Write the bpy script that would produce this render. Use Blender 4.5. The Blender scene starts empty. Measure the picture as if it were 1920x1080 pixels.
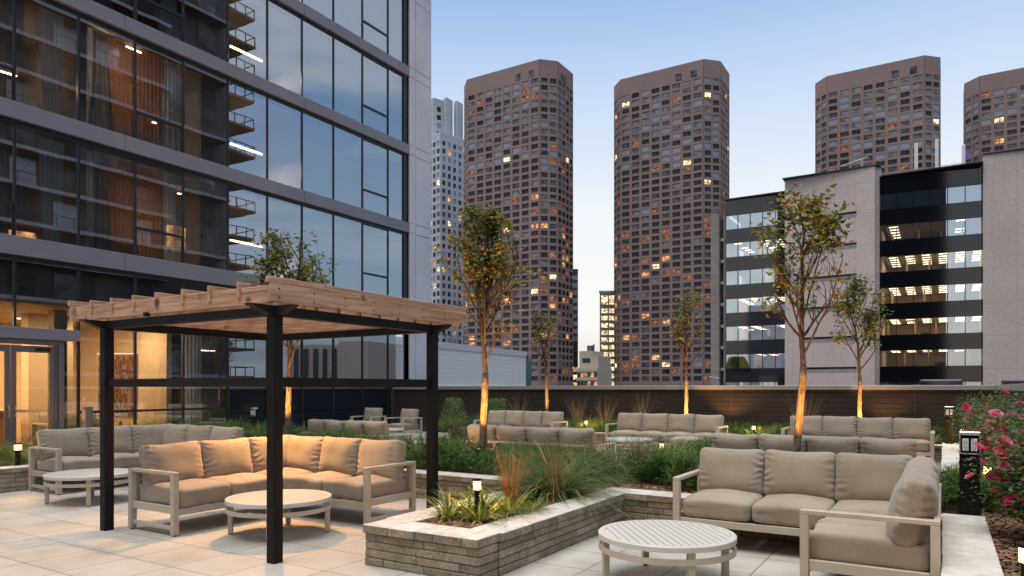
import bpy, math, random
from mathutils import Vector, Matrix, noise
PI = math.pi; R = math.radians
rnd = random.Random(7)
S = bpy.context.scene
C = S.collection

# ------------------------------------------------------------------ camera, sky, sun, exposure
cd = bpy.data.cameras.new('camera'); cam = bpy.data.objects.new('camera', cd); C.objects.link(cam)
cam.location = (0, 0, 1.6); cam.rotation_euler = (R(90), 0, math.atan(810/1315))
cd.sensor_width = 36; cd.lens = 36*1315/1920; cd.shift_y = 187.5/1920; cd.clip_start = .05; cd.clip_end = 3000
S.camera = cam
S.view_settings.view_transform = 'Standard'; S.view_settings.look = 'None'
S.view_settings.exposure = 0.0; S.view_settings.gamma = 1
S.cycles.use_denoising = True; S.cycles.max_bounces = 7; S.cycles.diffuse_bounces = 3; S.cycles.glossy_bounces = 4
S.cycles.transparent_max_bounces = 12; S.cycles.sample_clamp_indirect = 4; S.cycles.caustics_reflective = False; S.cycles.caustics_refractive = False

w = bpy.data.worlds.new('World'); S.world = w; w.use_nodes = True
nt = w.node_tree; nt.nodes.clear()
def N(nt, t, **kw):
    n = nt.nodes.new(t)
    for k, v in kw.items():
        if k.startswith('_'): n.inputs[k[1:].replace('_', ' ')].default_value = v
        else: setattr(n, k, v)
    return n
def ramp(nt, stops, fac=None, interp='LINEAR'):
    n = nt.nodes.new('ShaderNodeValToRGB'); cr = n.color_ramp; cr.interpolation = interp
    while len(cr.elements) < len(stops): cr.elements.new(.5)
    for e, (p, c) in zip(cr.elements, stops):
        e.position = p; e.color = (c if len(c) == 4 else (*c, 1))
    if fac is not None: nt.links.new(fac, n.inputs[0])
    return n
def math_(nt, op, a, b=None, c=None):
    n = nt.nodes.new('ShaderNodeMath'); n.operation = op
    for i, v in enumerate((a, b, c)):
        if v is None: continue
        if isinstance(v, (int, float)): n.inputs[i].default_value = v
        else: nt.links.new(v, n.inputs[i])
    return n.outputs[0]
L = nt.links.new
tc = N(nt, 'ShaderNodeTexCoord'); sep = N(nt, 'ShaderNodeSeparateXYZ'); L(tc.outputs['Generated'], sep.inputs[0])
# clear twilight dome: pale at the horizon, blue at 30 degrees, zenith out of view brightened to light the terrace
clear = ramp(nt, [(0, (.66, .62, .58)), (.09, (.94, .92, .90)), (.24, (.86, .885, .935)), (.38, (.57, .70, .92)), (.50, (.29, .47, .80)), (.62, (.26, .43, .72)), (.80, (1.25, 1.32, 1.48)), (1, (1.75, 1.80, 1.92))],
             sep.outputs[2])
mp = N(nt, 'ShaderNodeMapping'); mp.inputs['Scale'].default_value = (1.2, 1.2, 7); L(tc.outputs['Generated'], mp.inputs[0])
nz = N(nt, 'ShaderNodeTexNoise', _Scale=2.1, _Detail=6, _Roughness=.55); L(mp.outputs[0], nz.inputs['Vector'])
cl = ramp(nt, [(.44, (0, 0, 0)), (.62, (1, 1, 1))], nz.outputs[0])
# clouds only in the half of the sky behind and right of the camera (x > 0)
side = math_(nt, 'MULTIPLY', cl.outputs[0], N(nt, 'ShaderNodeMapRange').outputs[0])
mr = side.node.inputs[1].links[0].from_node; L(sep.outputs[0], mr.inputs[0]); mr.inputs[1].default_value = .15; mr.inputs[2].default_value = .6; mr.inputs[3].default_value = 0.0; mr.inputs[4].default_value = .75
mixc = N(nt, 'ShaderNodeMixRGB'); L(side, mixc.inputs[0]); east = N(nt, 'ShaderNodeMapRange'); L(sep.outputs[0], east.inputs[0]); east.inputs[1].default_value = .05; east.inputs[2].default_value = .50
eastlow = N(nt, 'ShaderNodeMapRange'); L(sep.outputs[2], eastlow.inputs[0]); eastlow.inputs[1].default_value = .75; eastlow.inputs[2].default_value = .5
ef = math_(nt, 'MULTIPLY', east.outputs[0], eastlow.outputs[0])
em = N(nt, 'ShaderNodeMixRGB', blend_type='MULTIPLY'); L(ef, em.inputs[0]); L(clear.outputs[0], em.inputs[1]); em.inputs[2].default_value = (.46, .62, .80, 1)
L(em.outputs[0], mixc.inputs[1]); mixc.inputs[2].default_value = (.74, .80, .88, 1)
sk = N(nt, 'ShaderNodeTexSky'); sk.sky_type = 'NISHITA'; sk.sun_disc = False; sk.sun_elevation = R(4); sk.sun_rotation = R(150)
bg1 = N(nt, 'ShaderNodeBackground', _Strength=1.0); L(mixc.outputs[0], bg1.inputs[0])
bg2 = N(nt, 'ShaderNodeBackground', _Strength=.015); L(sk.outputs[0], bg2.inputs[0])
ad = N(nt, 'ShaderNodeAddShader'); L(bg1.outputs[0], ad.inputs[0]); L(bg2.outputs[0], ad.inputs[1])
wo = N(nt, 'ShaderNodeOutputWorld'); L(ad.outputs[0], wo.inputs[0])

sd = bpy.data.lights.new('soft_top_light', 'SUN'); sd.energy = 2.1; sd.angle = R(40); sd.color = (1, .95, .88)  # dusk has no direct sunlight: soft overhead lamp added for shaping
soft_top_light = bpy.data.objects.new('soft_top_light', sd); C.objects.link(soft_top_light); soft_top_light.rotation_euler = (R(14), R(-6), 0)

def lamp(loc, energy, color=(1, .55, .22), kind='POINT', size=.03, rot=None, spot=None, blend=.6, parent=None, shape=None):
    d = bpy.data.lights.new('lamp_light', kind); d.energy = energy; d.color = color
    if kind == 'AREA':
        d.size = size
        if shape: d.shape = 'RECTANGLE'; d.size, d.size_y = shape
    else: d.shadow_soft_size = size
    if spot: d.spot_size = R(spot); d.spot_blend = blend
    o = bpy.data.objects.new('lamp_light', d); C.objects.link(o); o.location = loc
    if rot: o.rotation_euler = rot
    if parent: o.parent = parent
    return o

# ------------------------------------------------------------------ mesh builder
class MB:
    def __init__(s): s.v = []; s.f = []; s.m = []; s.M = None
    def vert(s, p): s.v.append(tuple(s.M @ Vector(p)) if s.M else tuple(p)); return len(s.v)-1
    def face(s, idx, mi=0): s.f.append(idx); s.m.append(mi)
    def quad(s, a, b, c, d, mi=0): s.face([s.vert(a), s.vert(b), s.vert(c), s.vert(d)], mi); return s
    def box(s, x0, y0, z0, x1, y1, z1, mi=0, bev=0):
        if x1 < x0: x0, x1 = x1, x0
        if y1 < y0: y0, y1 = y1, y0
        if z1 < z0: z0, z1 = z1, z0
        if not bev:
            i = [s.vert(p) for p in ((x0,y0,z0),(x1,y0,z0),(x1,y1,z0),(x0,y1,z0),(x0,y0,z1),(x1,y0,z1),(x1,y1,z1),(x0,y1,z1))]
            for q in ((3,2,1,0),(4,5,6,7),(0,1,5,4),(1,2,6,5),(2,3,7,6),(3,0,4,7)): s.face([i[k] for k in q], mi)
            return s
        b = min(bev, (x1-x0)/2.5, (y1-y0)/2.5, (z1-z0)/2.5); lo = (x0, y0, z0); hi = (x1, y1, z1); V = {}
        for sx in (0,1):
            for sy in (0,1):
                for sz in (0,1):
                    sg = (sx, sy, sz)
                    for ax in range(3):
                        p = [(hi[k] if sg[k] else lo[k]) if k == ax else ((hi[k]-b) if sg[k] else (lo[k]+b)) for k in range(3)]
                        V[sg, ax] = s.vert(p)
        def q(keys, out):
            idx = [V[k] for k in keys]; pts = [Vector(s.v[i]) for i in idx]
            n = (pts[1]-pts[0]).cross(pts[2]-pts[0]); o = Vector(out)
            if s.M: o = s.M.to_3x3() @ o
            if n.dot(o) < 0: idx.reverse()
            s.face(idx, mi)
        for ax in range(3):
            a, c = [k for k in range(3) if k != ax]
            for sv in (0,1):
                ks = []
                for sa, sc in ((0,0),(1,0),(1,1),(0,1)):
                    sg = [0]*3; sg[ax] = sv; sg[a] = sa; sg[c] = sc; ks.append((tuple(sg), ax))
                o = [0]*3; o[ax] = 1 if sv else -1; q(ks, o)
            for sa in (0,1):
                for sc in (0,1):
                    g0 = [0]*3; g1 = [0]*3; g1[ax] = 1
                    for g in (g0, g1): g[a] = sa; g[c] = sc
                    o = [0]*3; o[a] = 1 if sa else -1; o[c] = 1 if sc else -1
                    q([(tuple(g0), a), (tuple(g1), a), (tuple(g1), c), (tuple(g0), c)], o)
        for sx in (0,1):
            for sy in (0,1):
                for sz in (0,1): q([((sx,sy,sz), k) for k in range(3)], (sx*2-1, sy*2-1, sz*2-1))
        return s
    def prism(s, pts, z0, z1, mi=0, cap=True):
        n = len(pts); a = [s.vert((p[0], p[1], z0)) for p in pts]; b = [s.vert((p[0], p[1], z1)) for p in pts]
        for i in range(n): j = (i+1) % n; s.face([a[i], a[j], b[j], b[i]], mi)
        if cap: s.face(b, mi); s.face(a[::-1], mi)
        return s
    def cyl(s, c, r0, r1, z0, z1, n=16, mi=0):
        a = [s.vert((c[0]+r0*math.cos(2*PI*i/n), c[1]+r0*math.sin(2*PI*i/n), z0)) for i in range(n)]
        b = [s.vert((c[0]+r1*math.cos(2*PI*i/n), c[1]+r1*math.sin(2*PI*i/n), z1)) for i in range(n)]
        for i in range(n): j = (i+1) % n; s.face([a[i], a[j], b[j], b[i]], mi)
        s.face(b, mi); s.face(a[::-1], mi); return s
    def ring(s, c, ri, ro, z0, z1, n=48, mi=0, bev=0):
        prof = [(ri, z0), (ro, z0), (ro, z1-bev), (ro-bev, z1), (ri, z1)] if bev else [(ri, z0), (ro, z0), (ro, z1), (ri, z1)]
        rows = [[s.vert((c[0]+r*math.cos(2*PI*i/n), c[1]+r*math.sin(2*PI*i/n), z)) for i in range(n)] for r, z in prof]
        k = len(prof)
        for p in range(k):
            for i in range(n): j = (i+1) % n; s.face([rows[p][i], rows[p][j], rows[(p+1) % k][j], rows[(p+1) % k][i]], mi)
        return s
    def tube(s, pts, rad, n=6, mi=0):
        prev = None; pts = [Vector(p) for p in pts]; up = Vector((.31, .17, 1)).normalized()
        for k, p in enumerate(pts):
            d = (pts[min(k+1, len(pts)-1)] - pts[max(k-1, 0)]).normalized()
            a = d.cross(up); a = a.normalized() if a.length > 1e-4 else d.orthogonal().normalized(); b = d.cross(a)
            r = rad[k] if isinstance(rad, (list, tuple)) else rad
            cur = [s.vert(p + a*r*math.cos(2*PI*i/n) + b*r*math.sin(2*PI*i/n)) for i in range(n)]
            if prev:
                for i in range(n): j = (i+1) % n; s.face([prev[i], prev[j], cur[j], cur[i]], mi)
            prev = cur
        s.face(prev, mi); return s
    def mesh(s, name, mats, smooth=False):
        m = bpy.data.meshes.new(name); m.from_pydata(s.v, [], s.f)
        for x in (mats if isinstance(mats, (list, tuple)) else [mats]): m.materials.append(x)
        m.polygons.foreach_set('material_index', s.m)
        if smooth: m.polygons.foreach_set('use_smooth', [True]*len(s.f))
        m.update(); return m
    def obj(s, name, mats, parent=None, smooth=False):
        return link(name, s.mesh(name, mats, smooth), parent)
def link(name, mesh, parent=None, loc=None, rot=None):
    o = bpy.data.objects.new(name, mesh); C.objects.link(o)
    if parent: o.parent = parent
    if loc: o.location = loc
    if rot: o.rotation_euler = rot
    return o
def tag(o, label, cat=None, group=None, kind=None):
    if label: o['label'] = label
    if cat: o['category'] = cat
    if group: o['group'] = group
    if kind: o['kind'] = kind
    return o
def thing(name, label, cat, loc=(0,0,0), rz=0, group=None):
    o = bpy.data.objects.new(name, None); C.objects.link(o); o.location = loc; o.rotation_euler = (0, 0, rz)
    o.empty_display_size = .1
    return tag(o, label, cat, group)
def dup(root, loc, rz, label, group=None):
    def cp(o, par):
        c = o.copy(); C.objects.link(c); c.parent = par
        for ch in KIDS.get(o.name, []): cp(ch, c)
        return c
    r = cp(root, None); r.location = loc; r.rotation_euler = (0, 0, rz); r['label'] = label
    if group: r['group'] = group
    return r
KIDS = {}
def index_kids(root):
    def rec(o):
        ks = [c for c in S.objects if c.parent == o]
        KIDS[o.name] = ks
        for k in ks: rec(k)
    rec(root)

# ------------------------------------------------------------------ materials
def mat(name, col=(.5,.5,.5), rough=.6, metal=0, spec=.5):
    m = bpy.data.materials.new(name); m.use_nodes = True
    b = m.node_tree.nodes['Principled BSDF']
    b.inputs['Base Color'].default_value = (*col, 1); b.inputs['Roughness'].default_value = rough
    b.inputs['Metallic'].default_value = metal; b.inputs['Specular IOR Level'].default_value = spec
    return m
def nodes(m): return m.node_tree, m.node_tree.nodes['Principled BSDF'], m.node_tree.links.new
def vec(nt, scale=(1,1,1), src='Object'):
    t = N(nt, 'ShaderNodeTexCoord'); mp = N(nt, 'ShaderNodeMapping'); mp.inputs['Scale'].default_value = scale
    nt.links.new(t.outputs[src], mp.inputs[0]); return mp.outputs[0]
def noisy(m, c0, c1, scale=5, detail=6, sc=(1,1,1), bump=0, bscale=None, rough=.6, lo=.35, hi=.65, dist=.02):
    nt, b, L = nodes(m); v = vec(nt, sc)
    n = N(nt, 'ShaderNodeTexNoise', _Scale=scale, _Detail=detail, _Roughness=rough); L(v, n.inputs['Vector'])
    r = ramp(nt, [(lo, c0), (hi, c1)], n.outputs[0]); L(r.outputs[0], b.inputs['Base Color'])
    if bump:
        n2 = N(nt, 'ShaderNodeTexNoise', _Scale=bscale or scale*4, _Detail=6, _Roughness=.65); L(v, n2.inputs['Vector'])
        bp = N(nt, 'ShaderNodeBump', _Strength=bump, _Distance=dist); L(n2.outputs[0], bp.inputs['Height']); L(bp.outputs[0], b.inputs['Normal'])
    return m
def emis(name, col, st):
    m = mat(name, (0,0,0)); b = m.node_tree.nodes['Principled BSDF']
    b.inputs['Emission Color'].default_value = (*col, 1); b.inputs['Emission Strength'].default_value = st; return m
def glass(name, refl, tint, rough=0.0, wave=0):
    m = bpy.data.materials.new(name); m.use_nodes = True; nt = m.node_tree; nt.nodes.clear(); L = nt.links.new
    g = N(nt, 'ShaderNodeBsdfGlossy', _Roughness=rough); t = N(nt, 'ShaderNodeBsdfTransparent'); t.inputs[0].default_value = (*tint, 1)
    mx = N(nt, 'ShaderNodeMixShader'); lw = N(nt, 'ShaderNodeFresnel', _IOR=1.5)
    f = math_(nt, 'MULTIPLY_ADD', lw.outputs[0], 1-refl, refl); L(f, mx.inputs[0])
    L(t.outputs[0], mx.inputs[1]); L(g.outputs[0], mx.inputs[2]); o = N(nt, 'ShaderNodeOutputMaterial'); L(mx.outputs[0], o.inputs[0])
    g.inputs[0].default_value = (.92, .96, 1, 1)
    if wave:
        v = vec(nt, (1, .9, .5)); n = N(nt, 'ShaderNodeTexNoise', _Scale=.8, _Detail=1.5); L(v, n.inputs['Vector'])
        bp = N(nt, 'ShaderNodeBump', _Strength=wave, _Distance=.02); L(n.outputs[0], bp.inputs['Height']); L(bp.outputs[0], g.inputs['Normal'])
    return m

M = {}
# paving: square slabs with thin joints, each a little different in tone
m = M['paver'] = mat('paving_slabs', rough=.75); nt, b, L = nodes(m)
t = N(nt, 'ShaderNodeTexCoord'); mp = N(nt, 'ShaderNodeMapping', vector_type='TEXTURE'); mp.inputs['Location'].default_value = (-7.81, 3.74, 0); L(t.outputs['Object'], mp.inputs[0])
bk = N(nt, 'ShaderNodeTexBrick', offset=0, squash=1); bk.inputs['Color1'].default_value = (.44, .41, .355, 1); bk.inputs['Color2'].default_value = (.515, .485, .425, 1)
bk.inputs['Mortar'].default_value = (.13, .11, .09, 1); bk.inputs['Scale'].default_value = 1; bk.inputs['Mortar Size'].default_value = .0055; bk.inputs['Mortar Smooth'].default_value = .3
bk.inputs['Brick Width'].default_value = .64; bk.inputs['Row Height'].default_value = .62; L(mp.outputs[0], bk.inputs['Vector'])
n1 = N(nt, 'ShaderNodeTexNoise', _Scale=1.7, _Detail=7, _Roughness=.65); L(t.outputs['Object'], n1.inputs['Vector'])
n2 = N(nt, 'ShaderNodeTexNoise', _Scale=120, _Detail=3); L(t.outputs['Object'], n2.inputs['Vector'])
r1 = ramp(nt, [(.28, (.74, .72, .69)), (.5, (.97, .96, .95)), (.72, (1.10, 1.09, 1.07))], n1.outputs[0]); r2 = ramp(nt, [(.3, (.88, .88, .88)), (.7, (1.08, 1.08, 1.08))], n2.outputs[0])
a1 = N(nt, 'ShaderNodeMixRGB', blend_type='MULTIPLY'); a1.inputs[0].default_value = 1; L(bk.outputs[0], a1.inputs[1]); L(r1.outputs[0], a1.inputs[2])
a2 = N(nt, 'ShaderNodeMixRGB', blend_type='MULTIPLY'); a2.inputs[0].default_value = 1; L(a1.outputs[0], a2.inputs[1]); L(r2.outputs[0], a2.inputs[2]); L(a2.outputs[0], b.inputs['Base Color'])
bp = N(nt, 'ShaderNodeBump', _Strength=.5, _Distance=.004, invert=True); L(bk.outputs['Fac'], bp.inputs['Height'])
bp2 = N(nt, 'ShaderNodeBump', _Strength=.15, _Distance=.002); L(n2.outputs[0], bp2.inputs['Height']); L(bp.outputs[0], bp2.inputs['Normal']); L(bp2.outputs[0], b.inputs['Normal'])
rr = ramp(nt, [(.35, (.55,)*3), (.7, (.85,)*3)], n1.outputs[0]); L(rr.outputs[0], b.inputs['Roughness'])

def speckled(name, c0, c1, speck, sscale=55, bump=.8, dist=.012):
    m = mat(name, rough=.85, spec=.3); nt, b, L = nodes(m); v = vec(nt)
    n = N(nt, 'ShaderNodeTexNoise', _Scale=7, _Detail=8, _Roughness=.7); L(v, n.inputs['Vector']); r = ramp(nt, [(.33, c0), (.68, c1)], n.outputs[0])
    n3 = N(nt, 'ShaderNodeTexNoise', _Scale=sscale*1.6, _Detail=2); L(v, n3.inputs['Vector']); k = ramp(nt, [(.62, (0,)*3), (.70, (1,)*3)], n3.outputs[0])
    n4 = N(nt, 'ShaderNodeTexNoise', _Scale=sscale*1.1, _Detail=2); L(v, n4.inputs['Vector']); k2 = ramp(nt, [(.30, (.45,)*3), (.42, (1,)*3)], n4.outputs[0])
    x = N(nt, 'ShaderNodeMixRGB'); L(k.outputs[0], x.inputs[0]); L(r.outputs[0], x.inputs[1]); x.inputs[2].default_value = (*speck, 1)
    y = N(nt, 'ShaderNodeMixRGB', blend_type='MULTIPLY'); y.inputs[0].default_value = 1; L(x.outputs[0], y.inputs[1]); L(k2.outputs[0], y.inputs[2]); L(y.outputs[0], b.inputs['Base Color'])
    n2 = N(nt, 'ShaderNodeTexNoise', _Scale=30, _Detail=8, _Roughness=.75); L(v, n2.inputs['Vector'])
    bp = N(nt, 'ShaderNodeBump', _Strength=bump, _Distance=dist); L(n2.outputs[0], bp.inputs['Height']); L(bp.outputs[0], b.inputs['Normal'])
    return m
M['block'] = speckled('split_face_block', (.23, .18, .12), (.46, .385, .28), (.80, .72, .58))
M['cap'] = noisy(mat('cap_stone', rough=.8), (.54, .50, .44), (.70, .66, .60), 9, 8, bump=.25, bscale=90, dist=.003)
for k_, lo_, hi_ in (('block', .72, 1.16), ('cap', .88, 1.05)):
    nt, b, L = nodes(M[k_]); src = b.inputs['Base Color'].links[0].from_socket; g_ = N(nt, 'ShaderNodeNewGeometry'); r = ramp(nt, [(0, (lo_, lo_*.99, lo_*.97)), (1, (hi_, hi_, hi_))], g_.outputs['Random Per Island'])
    y = N(nt, 'ShaderNodeMixRGB', blend_type='MULTIPLY'); y.inputs[0].default_value = 1; L(src, y.inputs[1]); L(r.outputs[0], y.inputs[2]); L(y.outputs[0], b.inputs['Base Color'])
M['mulch'] = noisy(mat('mulch', rough=.95), (.05, .026, .015), (.18, .095, .052), 28, 8, bump=1, bscale=60, dist=.03)
M['chip'] = noisy(mat('bark_chip', rough=.9), (.09, .045, .026), (.40, .22, .13), 6, 3)
M['steel'] = noisy(mat('black_steel', rough=.6, spec=.2), (.006, .005, .005), (.012, .010, .010), 4, 4, bump=.05, bscale=200, dist=.001)
# cedar
m = M['cedar'] = mat('cedar', rough=.7); nt, b, L = nodes(m)
def wood(m, sc):
    nt, b, L = nodes(m); v = vec(nt, sc)
    n = N(nt, 'ShaderNodeTexNoise', _Scale=3.2, _Detail=8, _Roughness=.6, _Distortion=.6); L(v, n.inputs['Vector'])
    r = ramp(nt, [(.25, (.26, .125, .065)), (.42, (.45, .24, .14)), (.6, (.60, .36, .23)), (.78, (.76, .55, .41))], n.outputs[0])
    v2 = vec(nt, tuple(1.9 if s < .5 else 3.6 for s in sc)); vo = N(nt, 'ShaderNodeTexVoronoi', _Scale=1.0, _Randomness=1); L(v2, vo.inputs['Vector'])
    nn = N(nt, 'ShaderNodeTexNoise', _Scale=9, _Detail=4); L(v2, nn.inputs['Vector'])
    dd = math_(nt, 'MULTIPLY_ADD', nn.outputs[0], .22, vo.outputs['Distance']); k = ramp(nt, [(.17, (.10, .035, .02)), (.30, (1, 1, 1))], dd)
    x = N(nt, 'ShaderNodeMixRGB', blend_type='MULTIPLY'); x.inputs[0].default_value = .8; L(r.outputs[0], x.inputs[1]); L(k.outputs[0], x.inputs[2]); L(x.outputs[0], b.inputs['Base Color'])
    bp = N(nt, 'ShaderNodeBump', _Strength=.3, _Distance=.003); L(n.outputs[0], bp.inputs['Height']); L(bp.outputs[0], b.inputs['Normal'])
wood(m, (9, .5, 9)); M['cedar_y'] = m
M['cedar_x'] = mat('cedar_fascia', rough=.7); wood(M['cedar_x'], (.5, 9, 9))
# fabric
m = M['fabric'] = mat('outdoor_fabric', (.36, .31, .26), .92, spec=.15); nt, b, L = nodes(m); v = vec(nt)
n = N(nt, 'ShaderNodeTexNoise', _Scale=3, _Detail=3); L(v, n.inputs['Vector']); r = ramp(nt, [(.3, (.33, .27, .20)), (.7, (.395, .33, .25))], n.outputs[0])
n5 = N(nt, 'ShaderNodeTexNoise', _Scale=260, _Detail=2); L(v, n5.inputs['Vector']); r5 = ramp(nt, [(.3, (.82,)*3), (.7, (1.12,)*3)], n5.outputs[0])
x = N(nt, 'ShaderNodeMixRGB', blend_type='MULTIPLY'); x.inputs[0].default_value = 1; L(r.outputs[0], x.inputs[1]); L(r5.outputs[0], x.inputs[2])
oi = N(nt, 'ShaderNodeObjectInfo'); ro = ramp(nt, [(0, (.88, .88, .89)), (1, (1.07, 1.06, 1.04))], oi.outputs['Random']); y_ = N(nt, 'ShaderNodeMixRGB', blend_type='MULTIPLY'); y_.inputs[0].default_value = 1; L(x.outputs[0], y_.inputs[1]); L(ro.outputs[0], y_.inputs[2]); L(y_.outputs[0], b.inputs['Base Color'])
b.inputs['Sheen Weight'].default_value = .25; b.inputs['Sheen Roughness'].default_value = .5
bp = N(nt, 'ShaderNodeBump', _Strength=.25, _Distance=.002); L(n5.outputs[0], bp.inputs['Height'])
v6 = vec(nt, (1.3, 3, .8)); n6 = N(nt, 'ShaderNodeTexNoise', _Scale=5.5, _Detail=4, _Distortion=.8); L(v6, n6.inputs['Vector']); bq = N(nt, 'ShaderNodeBump', _Strength=.35, _Distance=.012); L(n6.outputs[0], bq.inputs['Height']); L(bp.outputs[0], bq.inputs['Normal']); L(bq.outputs[0], b.inputs['Normal'])
M['frame'] = noisy(mat('champagne_aluminium', rough=.45, metal=0, spec=.5), (.47, .40, .31), (.54, .465, .37), 2, 3)
M['tabletop'] = mat('table_slats', (.62, .58, .52), .35)
M['rubber'] = mat('rubber_foot', (.02,.02,.02), .8)
# facade
M['band'] = noisy(mat('grey_metal_panel', rough=.42, metal=.0), (.23, .22, .26), (.26, .25, .29), .6, 2)
M['bandlight'] = noisy(mat('pale_metal_panel', rough=.5), (.62, .64, .70), (.70, .72, .78), .5, 2)
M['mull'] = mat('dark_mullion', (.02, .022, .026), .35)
M['doorframe'] = mat('grey_door_frame', (.20, .195, .195), .4, .3)
M['glass'] = glass('window_glass', .42, (.78, .86, .90), wave=.12)
M['glassdark'] = glass('lower_window_glass', .30, (.66, .70, .72), wave=.06)
M['clear'] = glass('door_glass', .06, (.95, .95, .93))
M['spandrel'] = mat('dark_spandrel_glass', (.012, .018, .026), .08, spec=.6)
def cloth(name, c, tr=.4):
    m = mat(name, c, .9); nt, b, L = nodes(m); t_ = N(nt, 'ShaderNodeBsdfTranslucent'); t_.inputs[0].default_value = (*c, 1); mx = N(nt, 'ShaderNodeMixShader'); mx.inputs[0].default_value = tr
    out = [n for n in nt.nodes if n.type == 'OUTPUT_MATERIAL'][0]; L(b.outputs[0], mx.inputs[1]); L(t_.outputs[0], mx.inputs[2]); L(mx.outputs[0], out.inputs[0]); return m
M['sheer'] = cloth('sheer_curtain', (.66, .72, .78))
M['drape'] = cloth('grey_drape', (.26, .26, .28))
M['drapebrown'] = cloth('rust_drape', (.50, .27, .15))
M['room'] = mat('interior_wall', (.32, .29, .26), .9)
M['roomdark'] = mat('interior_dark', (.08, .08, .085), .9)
M['lobby'] = mat('lobby_wall', (.72, .56, .36), .85)
M['lobbyfloor'] = mat('lobby_floor', (.40, .28, .17), .5)
M['chrome'] = mat('brushed_steel', (.70, .70, .70), .28, 1)
M['white'] = mat('white_plastic', (.75, .75, .73), .5)
m = M['lens'] = bpy.data.materials.new('lamp_lens'); m.use_nodes = True; nt = m.node_tree; nt.nodes.clear()   # clear diffuser: glows and lets the bulb's light out
e_ = N(nt, 'ShaderNodeEmission', _Strength=5.0); e_.inputs[0].default_value = (1, .60, .26, 1); t_ = N(nt, 'ShaderNodeBsdfTransparent'); mx = N(nt, 'ShaderNodeMixShader'); mx.inputs[0].default_value = .5
nt.links.new(t_.outputs[0], mx.inputs[1]); nt.links.new(e_.outputs[0], mx.inputs[2]); nt.links.new(mx.outputs[0], N(nt, 'ShaderNodeOutputMaterial').inputs[0])
M['strip'] = emis('led_strip', (1, .66, .34), 9)
M['downlight'] = emis('downlight', (1, .8, .55), 10)
# parapet boards
def boards(name, c0, c1, pitch, line=.012, horiz=True):
    m = mat(name, rough=.6); nt, b, L = nodes(m); v = vec(nt); s = N(nt, 'ShaderNodeSeparateXYZ'); L(v, s.inputs[0])
    fz = math_(nt, 'FRACT', math_(nt, 'DIVIDE', s.outputs[2 if horiz else 0], pitch)); ln = math_(nt, 'GREATER_THAN', fz, 1-line/pitch)
    n = N(nt, 'ShaderNodeTexNoise', _Scale=2.5, _Detail=6); mpp = vec(nt, (.6, .6, 14)); L(mpp, n.inputs['Vector'])
    r = ramp(nt, [(.3, c0), (.7, c1)], n.outputs[0]); x = N(nt, 'ShaderNodeMixRGB'); L(ln, x.inputs[0]); L(r.outputs[0], x.inputs[1]); x.inputs[2].default_value = tuple(q*.25 for q in c0)+(1,)
    L(x.outputs[0], b.inputs['Base Color']); bp = N(nt, 'ShaderNodeBump', _Strength=.8, _Distance=.01, invert=True); L(ln, bp.inputs['Height']); L(bp.outputs[0], b.inputs['Normal'])
    return m
M['parapet'] = boards('brown_board_cladding', (.030, .021, .017), (.050, .035, .028), .135)
M['coping'] = mat('metal_coping', (.36, .35, .34), .4, .2)
# far buildings
def panelled(name, c, jx, jz, jl=.12, dark=.72, spk=0, nscale=.05):
    m = mat(name, c, .85, spec=.25); nt, b, L = nodes(m); v = vec(nt); s = N(nt, 'ShaderNodeSeparateXYZ'); L(v, s.inputs[0])
    h = math_(nt, 'ADD', s.outputs[0], s.outputs[1])
    lx = math_(nt, 'LESS_THAN', math_(nt, 'FRACT', math_(nt, 'DIVIDE', h, jx)), jl/jx); lz = math_(nt, 'LESS_THAN', math_(nt, 'FRACT', math_(nt, 'DIVIDE', s.outputs[2], jz)), jl/jz)
    ln = math_(nt, 'MAXIMUM', lx, lz)
    n = N(nt, 'ShaderNodeTexNoise', _Scale=nscale, _Detail=5, _Roughness=.6); L(v, n.inputs['Vector'])
    r = ramp(nt, [(.3, tuple(q*.88 for q in c)), (.7, tuple(q*1.1 for q in c))], n.outputs[0]); src = r.outputs[0]
    if spk:
        n2 = N(nt, 'ShaderNodeTexNoise', _Scale=spk, _Detail=5, _Roughness=.8); L(v, n2.inputs['Vector']); r2 = ramp(nt, [(.35, (.80,)*3), (.65, (1.14,)*3)], n2.outputs[0])
        y = N(nt, 'ShaderNodeMixRGB', blend_type='MULTIPLY'); y.inputs[0].default_value = 1; L(src, y.inputs[1]); L(r2.outputs[0], y.inputs[2]); src = y.outputs[0]
    x = N(nt, 'ShaderNodeMixRGB'); L(ln, x.inputs[0]); L(src, x.inputs[1]); x.inputs[2].default_value = (*[q*dark for q in c], 1); L(x.outputs[0], b.inputs['Base Color'])
    return m
M['pink'] = panelled('pink_brown_concrete', (.27, .188, .170), 1.42, .95, .10, .82)
M['granite'] = panelled('speckled_granite', (.64, .515, .455), 2.25, 3.78, .05, .72, spk=5, nscale=.12)
M['concrete'] = panelled('grey_concrete', (.36, .32, .29), 6, 3.8, .07, .65, spk=1.5, nscale=.2)
M['whitetower'] = panelled('white_panel_tower', (.46, .48, .52), 3.4, 3.4, .25, .7)
M['whitepanel'] = panelled('white_cladding', (.80, .81, .79), 1.1, .34, .035, .80)
M['beige'] = mat('beige_render', (.42, .36, .28), .85); M['darkbody'] = mat('dark_building', (.022, .024, .03), .6)
M['blackglass'] = mat('black_glass', (.006, .006, .008), .06, spec=.7)
M['navy'] = mat('navy_spandrel', (.03, .04, .06), .15)
M['officeglass'] = glass('office_glass', .52, (.75, .78, .80), wave=.0); [setattr(n.inputs[0], 'default_value', (.72, .88, 1, 1)) for n in M['officeglass'].node_tree.nodes if n.type == 'BSDF_GLOSSY']
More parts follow.
